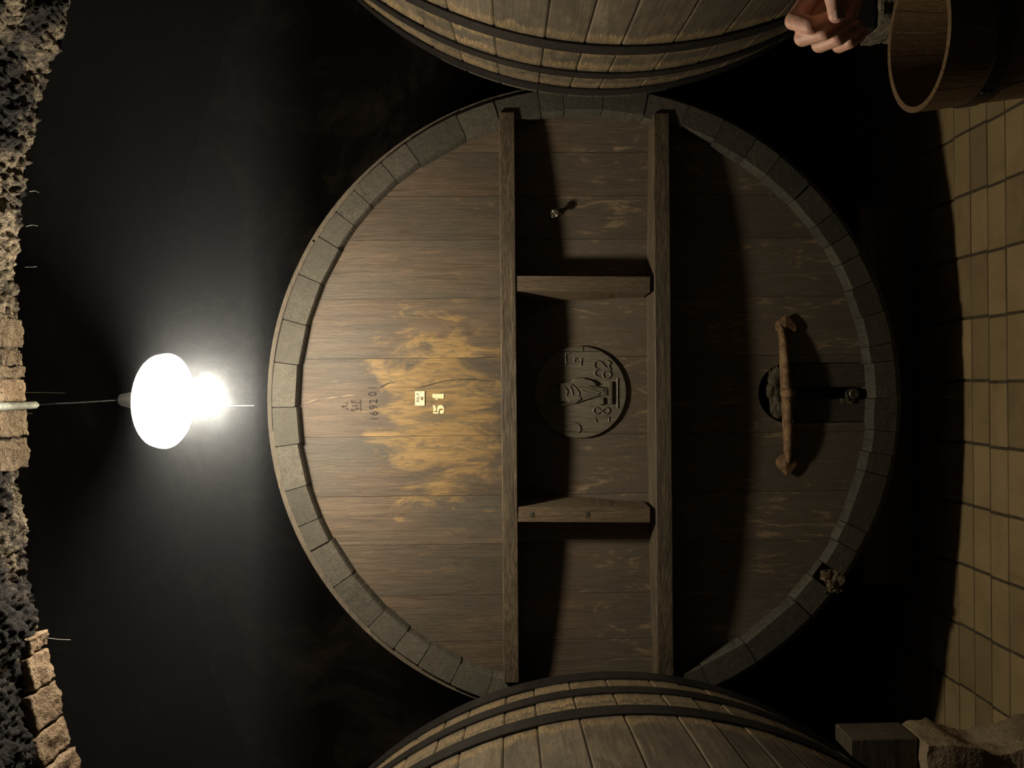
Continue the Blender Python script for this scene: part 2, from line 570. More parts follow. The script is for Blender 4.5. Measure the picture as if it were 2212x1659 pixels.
# far, higher vault and the walls
far_x = [-3.4 + i * 0.2 for i in range(35)]
farv = grid(far_x, [EDGE_Y + i * 0.2 for i in range(19)], lambda x, y: Vector((x, y, 3.75 - 0.09 * x * x + 0.05 * mnoise.noise(Vector((x, y, 0)) * 2))))
fv = mesh_obj('ceiling', farv, M_soot, None, smooth=True)
tag(fv, 'high black vault behind the lamp', kind='structure')


def rough_wall(name, fn, nu, nv, mat, label):
    V = [fn(i / nu, j / nv) for j in range(nv + 1) for i in range(nu + 1)]
    Fc = [(j * (nu + 1) + i, j * (nu + 1) + i + 1, (j + 1) * (nu + 1) + i + 1, (j + 1) * (nu + 1) + i) for j in range(nv) for i in range(nu)]
    return tag(mesh_obj(name, (V, Fc), mat, None, smooth=True), label, kind='structure')


def nz(a, b_, c, amp=0.06):
    return amp * mnoise.noise(Vector((a, b_, c)) * 2.2) + amp * 0.5 * mnoise.noise(Vector((a, b_, c)) * 6)


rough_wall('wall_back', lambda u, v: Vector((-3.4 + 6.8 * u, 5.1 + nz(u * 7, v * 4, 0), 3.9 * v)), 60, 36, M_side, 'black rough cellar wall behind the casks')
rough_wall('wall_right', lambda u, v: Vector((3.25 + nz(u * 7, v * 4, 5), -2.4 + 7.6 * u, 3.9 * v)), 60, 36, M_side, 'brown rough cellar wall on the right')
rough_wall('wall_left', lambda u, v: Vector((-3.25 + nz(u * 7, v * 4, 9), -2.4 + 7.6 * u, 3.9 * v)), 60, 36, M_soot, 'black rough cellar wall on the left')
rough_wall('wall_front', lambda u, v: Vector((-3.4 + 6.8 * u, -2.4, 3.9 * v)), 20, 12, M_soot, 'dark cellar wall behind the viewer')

floor = mesh_obj('floor', box(-3.4, 3.4, -2.4, 5.2, -0.08, -0.004), M_grout)
tag(floor, 'cellar floor of yellow brown clinker tiles', kind='structure')
TW, TD = 0.2055, 0.0865
x_joint = px(2112, 827, 1).x
tile_me = None
ncol = 0
base_x = -0.005
for r in range(14):
    yb = 2.0547 + r * TD
    for c in range(-9, 9):
        x0 = base_x + c * TW + 0.003 * math.sin(r * 1.7)
        if tile_me is None:
            v, f = box(-TW / 2 + 0.0045, TW / 2 - 0.0045, -TD / 2 + 0.0028, TD / 2 - 0.0028, -0.03, 0.0)
            t = mesh_obj('tile', (v, f), M_tile, floor, bevel=0.0022)
            tile_me = t.data
        else:
            t = bpy.data.objects.new('tile', tile_me)
            link(t, floor)
        t.location = (x0 + TW / 2, yb + TD / 2, random.uniform(-0.0008, 0.0008))
        t.rotation_euler = (random.uniform(-0.004, 0.004), random.uniform(-0.002, 0.002), random.uniform(-0.003, 0.003))

# ------------------------------------------------------------------ centre cask
HY, RY = 2.50, 2.446             # head plane, front of the stave ends
CC = px(1268, 866, RY)
R_OUT, R_IN = 0.998, 0.925
cask = thing('wine_cask', 'large round oak cask facing the viewer, numbered 51, with carved medallion and crossbars', 'cask', (CC.x, 3.3, CC.z - R_OUT - 0.04))


def cask_r(Y):
    return R_OUT + 0.062 - 0.062 * ((Y - 3.3) / 0.86) ** 2


seams = [(1062, 208), (981, 241), (873, 305), (819.5, 347.7), (760, 407), (721, 454), (683, 507.5), (642, 590.5), (609.5, 689), (595, 782.5), (593, 880),
         (595, 966), (616, 1062), (650, 1136), (677, 1187), (724, 1267), (797.5, 1353), (851, 1400), (903.6, 1436), (974, 1476), (1052, 1496), (1130, 1532), (1215, 1545), (1300, 1546),
         (1390, 1536), (1460, 1518), (1529, 1475), (1637, 1434), (1751.5, 1331), (1794, 1276), (1823.6, 1246), (1859.6, 1197.5), (1881.6, 1155), (1929, 1033), (1939.5, 987),
         (1947, 935), (1951, 860), (1944.6, 777), (1930.6, 739), (1925, 667), (1902, 600), (1877, 539), (1847, 496.6), (1814, 449.6), (1757, 390), (1693.5, 329), (1642, 288),
         (1571, 244), (1494.4, 211), (1401, 194), (1303, 206), (1216, 206), (1162, 203)]
angs = []
for x, y in seams:
    p = px(x, y, RY)
    angs.append(math.atan2(p.z - CC.z, p.x - CC.x) % (2 * math.pi))
angs.sort()


def stave(cx, cz, t0, t1, Ys, rfun, thick, gap, dr=0.0, dy=0.0, chamfer=0.0, v=0.003, inner=None, jag=0.0):
    """one barrel stave; front end first"""
    V, Fc = [], []
    n = 7
    for i, Y in enumerate(Ys):
        ro = rfun(Y) + dr
        ri = (inner if inner is not None else ro - thick)
        if chamfer and i == 0:
            ri += chamfer
        g = gap / ro
        a, b_ = t0 + g, t1 - g
        e = min(0.004 / ro, (b_ - a) * 0.2)
        pts = [(a, ri), (a, ro - v), (a + e, ro), ((a + b_) / 2, ro), (b_ - e, ro), (b_, ro - v), (b_, ri)]
        yy = Y + (dy if i == 0 else 0)
        for an, r in pts:
            jy = jag * mnoise.noise(Vector((an * 20, r * 30, 0))) if i == 0 else 0
            V.append(Vector((cx + r * math.cos(an), yy + jy, cz + r * math.sin(an))))
    for i in range(len(Ys) - 1):
        for k in range(n):
            k2 = (k + 1) % n
            Fc.append((i * n + k, i * n + k2, (i + 1) * n + k2, (i + 1) * n + k))
    Fc.append(tuple(range(n)))
    m = (len(Ys) - 1) * n
    Fc.append(tuple(range(m + n - 1, m - 1, -1)))
    return V, Fc


cask_ys = [RY, RY + 0.015, 2.56, 2.8, 3.1, 3.4, 3.7, 4.0, 4.16]
broken = math.atan2(px(1808, 1262, RY).z - CC.z, px(1808, 1262, RY).x - CC.x) % (2 * math.pi)
for i in range(len(angs)):
    t0, t1 = angs[i], angs[(i + 1) % len(angs)]
    if t1 < t0:
        t1 += 2 * math.pi
    mid = ((t0 + t1) / 2) % (2 * math.pi)
    dy = random.uniform(-0.004, 0.005)
    dr = random.uniform(-0.003, 0.001)
    if abs(mid - broken) < 0.02:
        dy, dr = 0.03, -0.012
    nar = 0.0009 + random.uniform(0, 0.0006)
    mesh_obj('stave', stave(CC.x, CC.z, t0, t1, cask_ys, cask_r, 0.073, nar, dr, dy, 0.003, 0.003, R_IN + random.uniform(-0.005, 0.004)), M_rim, cask)


def hoop_ring(cx, cz, y0, y1, rfun, th, n=96, t_from=0.0, t_to=2 * math.pi, wob=0.0, lift=0.0005):
    closed = abs(t_to - t_from - 2 * math.pi) < 1e-6
    m = n if closed else n + 1
    V, Fc = [], []
    for k in range(m):
        a = t_from + (t_to - t_from) * k / n
        w = wob * mnoise.noise(Vector((math.cos(a) * 3, math.sin(a) * 3, y0)))
        for Y, off in ((y0, lift), (y0, th), (y1, th), (y1, lift)):
            r = rfun(Y) + off
            V.append(Vector((cx + r * math.cos(a), Y + w, cz + r * math.sin(a))))
    for k in range(n if closed else m - 1):
        k2 = (k + 1) % m
        for q in range(4):
            q2 = (q + 1) % 4
            Fc.append((k * 4 + q, k * 4 + q2, k2 * 4 + q2, k2 * 4 + q))
    if not closed:
        Fc.append((0, 1, 2, 3))
        e = (m - 1) * 4
        Fc.append((e + 3, e + 2, e + 1, e))
    return V, Fc


mesh_obj('hoop', hoop_ring(CC.x, CC.z, RY + 0.012, RY + 0.075, cask_r, 0.016, 120, wob=0.006), M_hoopwood, cask)
t_end = math.atan2(px(595, 930, RY).z - CC.z, px(595, 930, RY).x - CC.x)
mesh_obj('hoop_overlap', hoop_ring(CC.x, CC.z, RY + 0.004, RY + 0.055, lambda Y: cask_r(Y) + 0.001, 0.009, 30, t_from=t_end - 0.62, t_to=t_end, wob=0.004), M_hoopwood, cask)
for yy in (2.75, 3.0, 3.6, 3.85, 4.08):
    mesh_obj('hoop', hoop_ring(CC.x, CC.z, yy, yy + 0.06, cask_r, 0.006), M_iron, cask)
# broken stave rag
bp_ = px(1800, 1258, RY + 0.005)
mesh_obj('splintered_wood', rough_box(bp_.x - 0.03, bp_.x + 0.03, bp_.y - 0.004, bp_.y + 0.03, bp_.z - 0.028, bp_.z + 0.028, 6, 0.016, 40, 3.0, 0.006, 0.3), M_brace, cask)

# head boards, cut from strips of a disc
HR = 0.928
hc = px(1268, 866, HY)
seam_px = [424, 518, 645, 773, 941, 1070, 1175, 1285, 1385]
seam_x = sorted([px(1000, y, HY).x for y in seam_px], reverse=True)
bounds = [CC.x + HR - 0.001] + [px(1000, 330, HY).x] + seam_x + [CC.x - HR + 0.001]
tilt = math.tan(math.radians(0.5))
arch_c = px(1702, 849, HY)
ARW = 0.0985                    # half width of the little door


def disc_z(x, s):
    return CC.z + s * math.sqrt(max(0.0, HR * HR - (x - CC.x) ** 2))


for i in range(len(bounds) - 1):
    x1, x0 = bounds[i] - 0.0006, bounds[i + 1] + 0.0006
    top = [(x0 + (x1 - x0) * k / 8, disc_z(x0 + (x1 - x0) * k / 8, 1)) for k in range(9)]
    bot = [(x0 + (x1 - x0) * k / 8, disc_z(x0 + (x1 - x0) * k / 8, -1)) for k in range(9)]
    dy = random.uniform(-0.0015, 0.002)
    if x0 < arch_c.x < x1:
        a0, a1 = arch_c.x - ARW, arch_c.x + ARW
        loop = [(x0, disc_z(x0, -1)), (x0, disc_z(x0, 1))] + top[1:-1] + [(x1, disc_z(x1, 1)), (x1, disc_z(x1, -1)), (a1, disc_z(a1, -1))]
        arch = [(arch_c.x + ARW * math.cos(math.pi * k / 14), arch_c.z + ARW * math.sin(math.pi * k / 14)) for k in range(15)]
        loop += arch + [(a0, disc_z(a0, -1))]
    else:
        loop = top + bot[::-1]
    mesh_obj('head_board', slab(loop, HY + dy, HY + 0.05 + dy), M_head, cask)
mesh_obj('head_backing', slab([(CC.x + (HR - 0.01) * math.cos(2 * math.pi * k / 64), CC.z + (HR - 0.01) * math.sin(2 * math.pi * k / 64)) for k in range(64)], HY + 0.09, HY + 0.1), M_black, cask)
mesh_obj('rear_head', slab([(CC.x + 0.92 * math.cos(2 * math.pi * k / 64), CC.z + 0.92 * math.sin(2 * math.pi * k / 64)) for k in range(64)], 4.08, 4.12), M_head, cask)


BF = 2.388


def crossbar(top, bottom, pmax, name='crossbar'):
    """bowed bar: thickest in the middle, let in under the stave ends at both sides"""
    n = 28
    V, Fc = [], []
    c = 0.0028
    for k in range(n + 1):
        t = k / n
        y = top[0][1] + (bottom[0][1] - top[0][1]) * t
        xa = top[0][0] + (bottom[0][0] - top[0][0]) * t
        xb = top[1][0] + (bottom[1][0] - top[1][0]) * t
        p = pmax * (1 - 0.49 * ((y - 862) / 612.0) ** 2)
        a, b_ = px(xa, y, HY - p), px(xb, y, HY - p)
        X = (a.x + b_.x) / 2
        V += [Vector((X, HY, a.z)), Vector((X, HY - p + c, a.z)), Vector((X, HY - p, a.z - c)), Vector((X, HY - p, b_.z + c)), Vector((X, HY - p + c, b_.z)), Vector((X, HY, b_.z))]
    m = 6
    for k in range(n):
        for q_ in range(m):
            q2 = (q_ + 1) % m
            Fc.append((k * m + q_, k * m + q2, (k + 1) * m + q2, (k + 1) * m + q_))
    Fc.append(tuple(range(m)))
    Fc.append(tuple(range(n * m + m - 1, n * m - 1, -1)))
    return mesh_obj(name, (V, Fc), M_bar, cask)


crossbar(((1078, 243), (1112, 243)), ((1088, 1474), (1122, 1474)), 0.132)
crossbar(((1411, 245), (1446, 245)), ((1420, 1472), (1456, 1472)), 0.132)
BF = 2.377


def brace(ya, yb_, inner_sign, pegs):
    # front face between the two crossbars, hollowed on the side that faces the middle
    x0, x1 = 1117, 1404
    n = 14
    outer, inner_ = [], []
    ys_out, ys_in = (ya, yb_) if inner_sign > 0 else (yb_, ya)
    V, Fc = [], []
    for k in range(n + 1):
        t = k / n
        x = x0 + (x1 - x0) * t
        drop = 1.6 * t
        bul = 0.012 * math.sin(math.pi * min(1, t * 1.25)) ** 0.7
        po = px(x, ys_out + drop, BF + 0.004)
        pi = px(x, ys_in + drop, BF + 0.004)
        sgn = -1 if inner_sign > 0 else 1
        V += [po, pi, Vector((pi.x + sgn * (0.004 + bul), HY, pi.z)), Vector((po.x, HY, po.z))]
    for k in range(n):
        for q in range(4):
            q2 = (q + 1) % 4
            Fc.append((k * 4 + q, k * 4 + q2, (k + 1) * 4 + q2, (k + 1) * 4 + q))
    Fc.append((0, 1, 2, 3))
    Fc.append((n * 4 + 3, n * 4 + 2, n * 4 + 1, n * 4))
    o = mesh_obj('brace', (V, Fc), M_brace, cask)
    for x, y in pegs:
        p = px(x, y, BF + 0.004)
        mesh_obj('peg', lathe([(0.0085, 0.004), (0.0085, -0.0012), (0.006, -0.002)], p, 'Y', 14), M_door, o)
    return o


brace(596, 629, 1, [])
brace(1095, 1127, -1, [(1148, 1111), (1268, 1111)])

# carved medallion
MC = px(1254, 847, 2.487)
MR = 100 * 2.487 / F
medal = mesh_obj('medallion', lathe([(MR * 0.985, 0.0125), (MR, 0.011), (MR, 0.003), (MR * 0.985, 0.0)], MC, 'Y', 64), M_medal, cask)
MF = MC.y


def zm(zx, zy, lift=0.0):
    return px(1100 + zx / 5.925, 700 + zy / 5.925, MF - lift)


def relief(pts, r, name='carved_line', lift=0.0):
    rr = r if hasattr(r, '__len__') else [r] * len(pts)
    return tube([zm(a, b_, lift + 0.0012) for a, b_ in pts], rr, 6, True)


def smooth_pts(p, n=5):
    out = []
    for i in range(len(p) - 1):
        p0 = p[max(0, i - 1)]; p1 = p[i]; p2 = p[i + 1]; p3 = p[min(len(p) - 1, i + 2)]
        for k in range(n):
            t = k / n
            q = []
            for d in (0, 1):
                q.append(0.5 * ((2 * p1[d]) + (-p0[d] + p2[d]) * t + (2 * p0[d] - 5 * p1[d] + 4 * p2[d] - p3[d]) * t * t + (-p0[d] + 3 * p1[d] - 3 * p2[d] + p3[d]) * t ** 3))
            out.append(tuple(q))
    out.append(p[-1])
    return out


K = 0.0031
# E
mesh_obj('carved_letter', join(relief([(725, 490), (925, 490)], K), relief([(725, 375), (725, 520)], K * .8), relief([(925, 440), (915, 535)], K * .8),
         relief([(830, 490), (830, 440)], K * .8), relief([(730, 380), (780, 372)], K * .6), relief([(845, 430), (865, 455)], K * .6), relief([(920, 440), (935, 450)], K * .6)), M_medal, medal)
# J
mesh_obj('carved_letter', relief(smooth_pts([(705, 1285), (790, 1275), (860, 1275), (900, 1310), (905, 1355), (880, 1388)]), K), M_medal, medal)
# 1 8 6 2
mesh_obj('carved_numeral', join(relief([(1085, 1195), (1280, 1195)], K), relief([(1120, 1255), (1100, 1210)], K * .7), relief([(1278, 1190), (1275, 1250)], K * .7)), M_medal, medal)
mesh_obj('carved_numeral', relief(smooth_pts([(1180, 1110), (1110, 1150), (1078, 1105), (1110, 1070), (1180, 1110), (1240, 1152), (1283, 1105), (1240, 1068), (1180, 1110)]), K), M_medal, medal)
mesh_obj('carved_numeral', relief(smooth_pts([(1112, 596), (1092, 632), (1125, 672), (1190, 694), (1262, 692), (1300, 648), (1270, 604), (1222, 608), (1198, 640), (1212, 684)]), K), M_medal, medal)
mesh_obj('carved_numeral', relief(smooth_pts([(1140, 580), (1098, 562), (1086, 515), (1118, 474), (1176, 490), (1225, 545), (1292, 586), (1270, 530), (1292, 500), (1255, 468)]), K), M_medal, medal)


def relief_poly(pts, lift, name):
    f_ = [zm(a, b_, lift) for a, b_ in pts]
    c = sum(f_, Vector()) / len(f_)
    f_in = [p.lerp(c, 0.13) + Vector((0, -0.003, 0)) for p in f_]
    b_ = [Vector((p.x, MF + 0.002, p.z)) for p in f_]
    n = len(pts)
    V = f_in + f_ + b_
    Fc = [tuple(range(n))]
    for i in range(n):
        j = (i + 1) % n
        Fc += [(i, j, n + j, n + i), (n + i, n + j, 2 * n + j, 2 * n + i)]
    return V, Fc


fig = mesh_obj('carved_figure', join(
    relief_poly([(640, 760), (640, 980), (760, 1000), (900, 985), (1000, 960), (1130, 925), (1250, 915), (1255, 830), (1140, 800), (1010, 760), (900, 740), (800, 745)], 0.007, ''),
    relief_poly([(780, 740), (840, 690), (940, 690), (1060, 720), (1135, 775), (1060, 800), (980, 780), (880, 760)], 0.010, ''),
    relief_poly([(720, 930), (790, 900), (900, 905), (930, 960), (870, 1005), (760, 1000)], 0.011, ''),
    relief_poly([(520, 830), (560, 790), (620, 800), (640, 860), (610, 910), (550, 900)], 0.010, ''),
    relief_poly([(1150, 960), (1205, 940), (1215, 1020), (1170, 1040), (1120, 1010)], 0.006, '')), M_medal, medal)
folds = [[(880, 800), (980, 820), (1100, 860), (1160, 880)], [(930, 850), (1020, 880), (1150, 900)], [(900, 930), (1000, 920), (1140, 905)], [(790, 770), (850, 820), (890, 880), (880, 940)],
         [(770, 790), (800, 850), (810, 920)], [(1010, 790), (1090, 830), (1200, 850)], [(700, 800), (740, 850), (730, 920)], [(820, 700), (900, 720), (1000, 740), (1100, 780)]]
mesh_obj('robe_fold', join(*[relief(smooth_pts(f), 0.0022, lift=0.0105) for f in folds]), M_medal, fig)
mesh_obj('carved_staff', relief(smooth_pts([(450, 1090), (700, 1030), (850, 1005), (1000, 955), (1160, 912), (1255, 912)]), [0.0025] * 26, lift=0.006), M_medal, medal)
mesh_obj('carved_plinth', join(relief_poly([(1272, 735), (1318, 735), (1318, 1030), (1272, 1030)], 0.006, ''), relief([(1385, 690), (1385, 1078)], 0.003)), M_medal, medal)
mesh_obj('border_groove', join(relief([(660, 352), (1150, 352)], 0.0012), relief([(945, 285), (945, 350)], 0.0010)), M_crack, medal)
mesh_obj('border_groove', relief([(700, 1372), (1130, 1384)], 0.0012), M_crack, medal)

# plate, stencil, brands
pl = [px(x, y, HY) for x, y in ((897, 845), (918, 845), (918, 876), (897, 876))]
plate = mesh_obj('number_plate', prism([Vector((p.x, HY - 0.006, p.z)) for p in pl], [Vector((p.x, HY - 0.001, p.z)) for p in pl]), M_plate, cask, bevel=0.001)
pc = px(902.5, 858.5, HY - 0.0064)
mesh_obj('plate_lettering', text_vf('SVL-Y', 0.0122, pc, 0.0006, 0.0004, 0.98), M_letter, plate)
pc = px(911.5, 861, HY - 0.0064)
mesh_obj('plate_lettering', text_vf('45', 0.0118, pc, 0.0006, 0.0006), M_letter, plate)
for x, y in ((908, 847.5), (908, 873)):
    mesh_obj('nail', lathe([(0.0014, 0.001), (0.0014, -0.0008)], px(x, y, HY - 0.0062), 'Y', 8), M_rust, plate)


def z4(zx, zy):                 # zoomed view 860,820 at 15.8 px per pixel
    return (860 + zx / 15.8, 820 + zy / 15.8)


def flat_poly(pts, lift=0.0012):
    P = [px(*z4(a, b_), HY) for a, b_ in pts]
    return prism([Vector((p.x, HY - 0.0028 - lift, p.z)) for p in P], [Vector((p.x, HY - 0.001, p.z)) for p in P])


one = flat_poly([(1165, 520), (1190, 490), (1500, 492), (1520, 470), (1555, 475), (1565, 560), (1555, 650), (1520, 660), (1495, 640), (1220, 635), (1175, 600)])
blob = flat_poly([(1262, 655), (1340, 650), (1365, 670), (1325, 700), (1290, 685)])
mesh_obj('stencil_digit', join(one, blob), M_cream, cask)
bowl_o = [(1330, 1090), (1325, 1000), (1345, 930), (1390, 880), (1450, 865), (1510, 880), (1555, 925), (1580, 985), (1575, 1015), (1535, 1012), (1500, 990), (1455, 985), (1415, 1005), (1395, 1040), (1390, 1085)]
five = [flat_poly(bowl_o), flat_poly([(1425, 1075), (1450, 1050), (1500, 1045), (1540, 1030), (1580, 1030), (1575, 1080), (1550, 1140), (1490, 1168), (1440, 1150), (1420, 1115)]),
        flat_poly([(1185, 870), (1220, 868), (1265, 890), (1295, 940), (1300, 1010), (1290, 1060), (1260, 1088), (1205, 1090), (1205, 960), (1195, 920)]),
        flat_poly([(1190, 1108), (1385, 1108), (1390, 1140), (1355, 1162), (1200, 1158)])]
mesh_obj('stencil_digit', join(*five), M_cream, cask)


def z5(zx, zy):                 # zoomed view 700,820 at 13.825
    return px(700 + zx / 13.825, 820 + zy / 13.825, HY - 0.0030)


for ch, zx, zy in (('1', 1500, 1160), ('6', 1475, 1010), ('9', 1465, 830), ('2', 1465, 650), ('0', 1435, 430), ('1', 1430, 250)):
    mesh_obj('branded_digit', text_vf(ch, 0.037, z5(zx, zy), 0.0014, -0.0003, 0.85), M_brand, cask)
stamp = mesh_obj('branded_stamp', join(
    tube([z5(810, 615), z5(1090, 605)], 0.0007, 5), tube([z5(1090, 605), z5(1100, 950)], 0.0008, 5), tube([z5(810, 615), z5(820, 700)], 0.0007, 5), tube([z5(820, 860), z5(825, 960)], 0.0007, 5),
    text_vf('K', 0.016, z5(870, 665), 0.0008, -0.0002), text_vf('8', 0.013, z5(875, 790), 0.0008, -0.0002), text_vf('K', 0.016, z5(880, 910), 0.0008, -0.0002),
    text_vf('972', 0.0185, z5(1000, 785), 0.0008, -0.0002, 1.0),
    tube([z5(540, 770), z5(545, 850)], 0.001, 5), tube([z5(560, 800), z5(700, 800)], 0.0012, 5), tube([z5(640, 700), z5(700, 690), z5(700, 740), z5(650, 745)], 0.0009, 5),
    tube([z5(650, 850), z5(700, 855), z5(705, 890), z5(650, 885)], 0.0009, 5), tube([z5(590, 770), z5(595, 840)], 0.0009, 5)), M_brand, cask)

# the long crack beside the brand and a paler filled part
crk = [(1020, 628), (1060, 605), (1100, 585), (1150, 575)]
crk2 = [(1130, 618), (1230, 616), (1360, 622), (1450, 600), (1560, 570), (1680, 553), (1830, 552), (2020, 566)]
crk3 = [(400, 745), (500, 720), (620, 705), (760, 690), (870, 682)]


def z1(a, b_, Y=HY - 0.0015):
    return px(560 + a / 3.95, 680 + b_ / 3.95, Y)


mesh_obj('crack', join(tube([z1(*p) for p in crk], [0.0004, 0.0016, 0.0016, 0.0004], 5), tube([z1(*p) for p in crk2], [0.0003, 0.0007, 0.0010, 0.0016, 0.0013, 0.0012, 0.0016, 0.0008], 5)), M_crack, cask)
for seg in ([(400, 752), (450, 735), (500, 722)], [(570, 712), (620, 705), (680, 699)], [(700, 697), (760, 688), (810, 686)]):
    mesh_obj('crack_filler', tube([z1(*p) for p in seg], [0.0005, 0.0018, 0.0004], 5), M_filler, cask)

# the metal sample tap on the right board
tp = px(1198, 461, HY - 0.043)
tap = mesh_obj('sample_tap', lathe([(0.010, 0.043), (0.010, 0.025), (0.006, 0.022), (0.006, 0.006), (0.008, 0.003)], tp, 'Y', 20), plain('tap_steel_body', (0.35, 0.33, 0.28), 0.35, 1.0), cask, smooth=False)
m_, nt_, b_ = new_mat('brushed_steel')
b_.inputs['Base Color'].default_value = (0.75, 0.72, 0.66, 1)
b_.inputs['Metallic'].default_value = 1.0
b_.inputs['Roughness'].default_value = 0.34
b_.inputs['Anisotropic'].default_value = 0.9
tg = nt_.nodes.new('ShaderNodeTangent'); tg.direction_type = 'RADIAL'; tg.axis = 'Y'
nt_.links.new(tg.outputs[0], b_.inputs['Tangent'])
knob = bpy.data.meshes.new('tap_knob')
kv, kf = lathe([(0.0125, 0.006), (0.0132, 0.005), (0.0132, 0.001), (0.0125, 0.0)], (0, 0, 0), 'Y', 32)
knob.from_pydata([tuple(v) for v in kv], [], kf)
knob.materials.append(m_)
ko = link(bpy.data.objects.new('tap_knob', knob), tap)
ko.location = tp - origin_of(tap)
lv = [px(1206, 463, HY - 0.03), px(1213, 462.2, HY - 0.032)]
mesh_obj('tap_lever', tube([lv[0], lv[1]], 0.0016, 8), m_, tap)

# the little door with its iron bar
dx0, dx1 = arch_c.x - ARW + 0.002, arch_c.x + ARW - 0.002
ztop = px(1712, 849, HY).z
xm0, xm1 = px(1800, 862, HY).x, px(1800, 836, HY).x


def board(xa, xb, top, y, chip=None):
    z_a, z_b = disc_z(xa, -1), disc_z(xb, -1)
    loop = [(xa, z_a), (xa, top), (xb, top), (xb, z_b)]
    return slab(loop, y, y + 0.04)


mesh_obj('door_board', board(dx0, xm0, px(1716, 849, HY).z, HY + 0.004), M_door, cask, bevel=0.002)
mesh_obj('door_board', board(xm1, dx1, px(1716, 849, HY).z, HY + 0.006), M_door, cask, bevel=0.002)
mesh_obj('door_board', slab([(xm0 + 0.001, disc_z(xm0, -1)), (xm0 + 0.001, px(1716, 849, HY).z), (xm1 - 0.001, px(1716, 849, HY).z), (xm1 - 0.001, disc_z(xm1, -1))], HY + 0.028, HY + 0.06), M_black, cask)
s0, s1 = px(1664, 905, HY), px(1716, 795, HY)
mesh_obj('sealing_tallow', rough_box(s0.x, s1.x, HY + 0.004, HY + 0.06, s1.z, s0.z, 14, 0.02, 28, 7.0, 0.008, 0.35), M_seal, cask, smooth=True)

ZB = HY - 0.043
bar_pts = [(1686, 700), (1690, 716), (1694, 745), (1696, 780), (1698, 815), (1700, 849), (1702, 885), (1703, 920), (1703, 955), (1703, 985), (1702, 1003)]
br = [0.0045, 0.0085, 0.0112, 0.0125, 0.0128, 0.0135, 0.0135, 0.0132, 0.013, 0.0105, 0.005]
dep = [0.024, 0.019, 0.013, 0.006, 0.0015, 0, 0.0015, 0.005, 0.010, 0.017, 0.023]
dbar = mesh_obj('door_bar', tube([px(x, y, ZB + d) for (x, y), d in zip(smooth_pts(bar_pts, 3)[::3], dep)], br, 10), M_rust, cask, smooth=True)


bpl = [px(x, y, ZB + d) for (x, y), d in zip(smooth_pts(bar_pts, 3)[::3], dep)]
wv, wf = [], []
for p in bpl:
    for dz_, yy_ in ((0.006, p.y), (-0.006, p.y), (-0.006, HY - 0.003), (0.006, HY - 0.003)):
        wv.append(Vector((p.x, yy_, p.z + dz_)))
for i in range(len(bpl) - 1):
    for q_ in range(4):
        wf.append((i * 4 + q_, i * 4 + (q_ + 1) % 4, (i + 1) * 4 + (q_ + 1) % 4, (i + 1) * 4 + q_))
wf += [(0, 1, 2, 3), (len(wv) - 1, len(wv) - 2, len(wv) - 3, len(wv) - 4)]
mesh_obj('bar_web', (wv, wf), M_rust, dbar)


def leaf(pts, ridge, tipd, name='spade_end'):
    """hammered spade end: an outline with a raised middle ridge"""
    P = [px(x, y, HY - 0.018) for x, y in pts]
    Rg = [px(x, y, HY - 0.027) for x, y in ridge]
    c = sum(P, Vector()) / len(P)
    n = len(P)
    top = [Vector((p.x, p.y + 0.0, p.z)) for p in P]
    back = [Vector((p.x, p.y + 0.005, p.z)) for p in P]
    V = top + back + [sum(Rg, Vector()) / len(Rg)]
    Fc = [(i, (i + 1) % n, 2 * n) for i in range(n)] + [(i, n + i, n + (i + 1) % n, (i + 1) % n) for i in range(n)] + [tuple(range(2 * n - 1, n - 1, -1))]
    return V, Fc


mesh_obj('spade_end', leaf([(1697, 680), (1709, 690), (1719, 703), (1720, 712), (1716, 717), (1705, 703), (1700, 712), (1694, 722), (1686, 720), (1676, 711), (1675, 701), (1680, 692)], [(1697, 703)], 0), M_rust, dbar)
mesh_obj('spade_end', leaf([(1699, 1027), (1710, 1019), (1720, 1005), (1722, 995), (1718, 990), (1706, 1002), (1702, 990), (1696, 980), (1688, 983), (1677, 993), (1677, 1003), (1684, 1014)], [(1698, 1004)], 0), M_rust, dbar)
mesh_obj('collar', tube([px(1700, 838, ZB), px(1700, 844, ZB), px(1700.5, 854, ZB), px(1701, 861, ZB)], [0.014, 0.0205, 0.0205, 0.014], 12), M_rust, dbar, smooth=True)
nut = px(1713, 850, ZB - 0.008)
mesh_obj('nut', lathe([(0.0095, 0.016), (0.0095, -0.002), (0.008, -0.004)], nut, 'Y', 6), M_rust, dbar)
mesh_obj('bolt', tube([px(1704, 850, ZB + 0.006), px(1704, 850, HY + 0.03)], 0.008, 10), M_rust, dbar)
# drain plug beneath
sp = px(1846, 851, HY - 0.012)
spig = mesh_obj('drain_plug', lathe([(0.017, 0.045), (0.017, 0.004), (0.014, 0.0), (0.011, -0.001), (0.0105, 0.002)], sp, 'Y', 24), M_brass, cask)
mesh_obj('plug_clamp', tube([px(1828, 846, HY - 0.006), px(1829, 857, HY - 0.008), px(1833, 866, HY - 0.006)], [0.004, 0.0045, 0.004], 8), M_brass, spig)
mesh_obj('plug_foot', rough_box(px(1832, 872, HY).x, px(1832, 861, HY).x, HY - 0.004, HY + 0.01, px(1841, 866, HY).z, px(1817, 866, HY).z, 4, 0.004, 60, 2), M_seal, spig)

# ------------------------------------------------------------------ flanking casks seen along their sides
M_st = {}


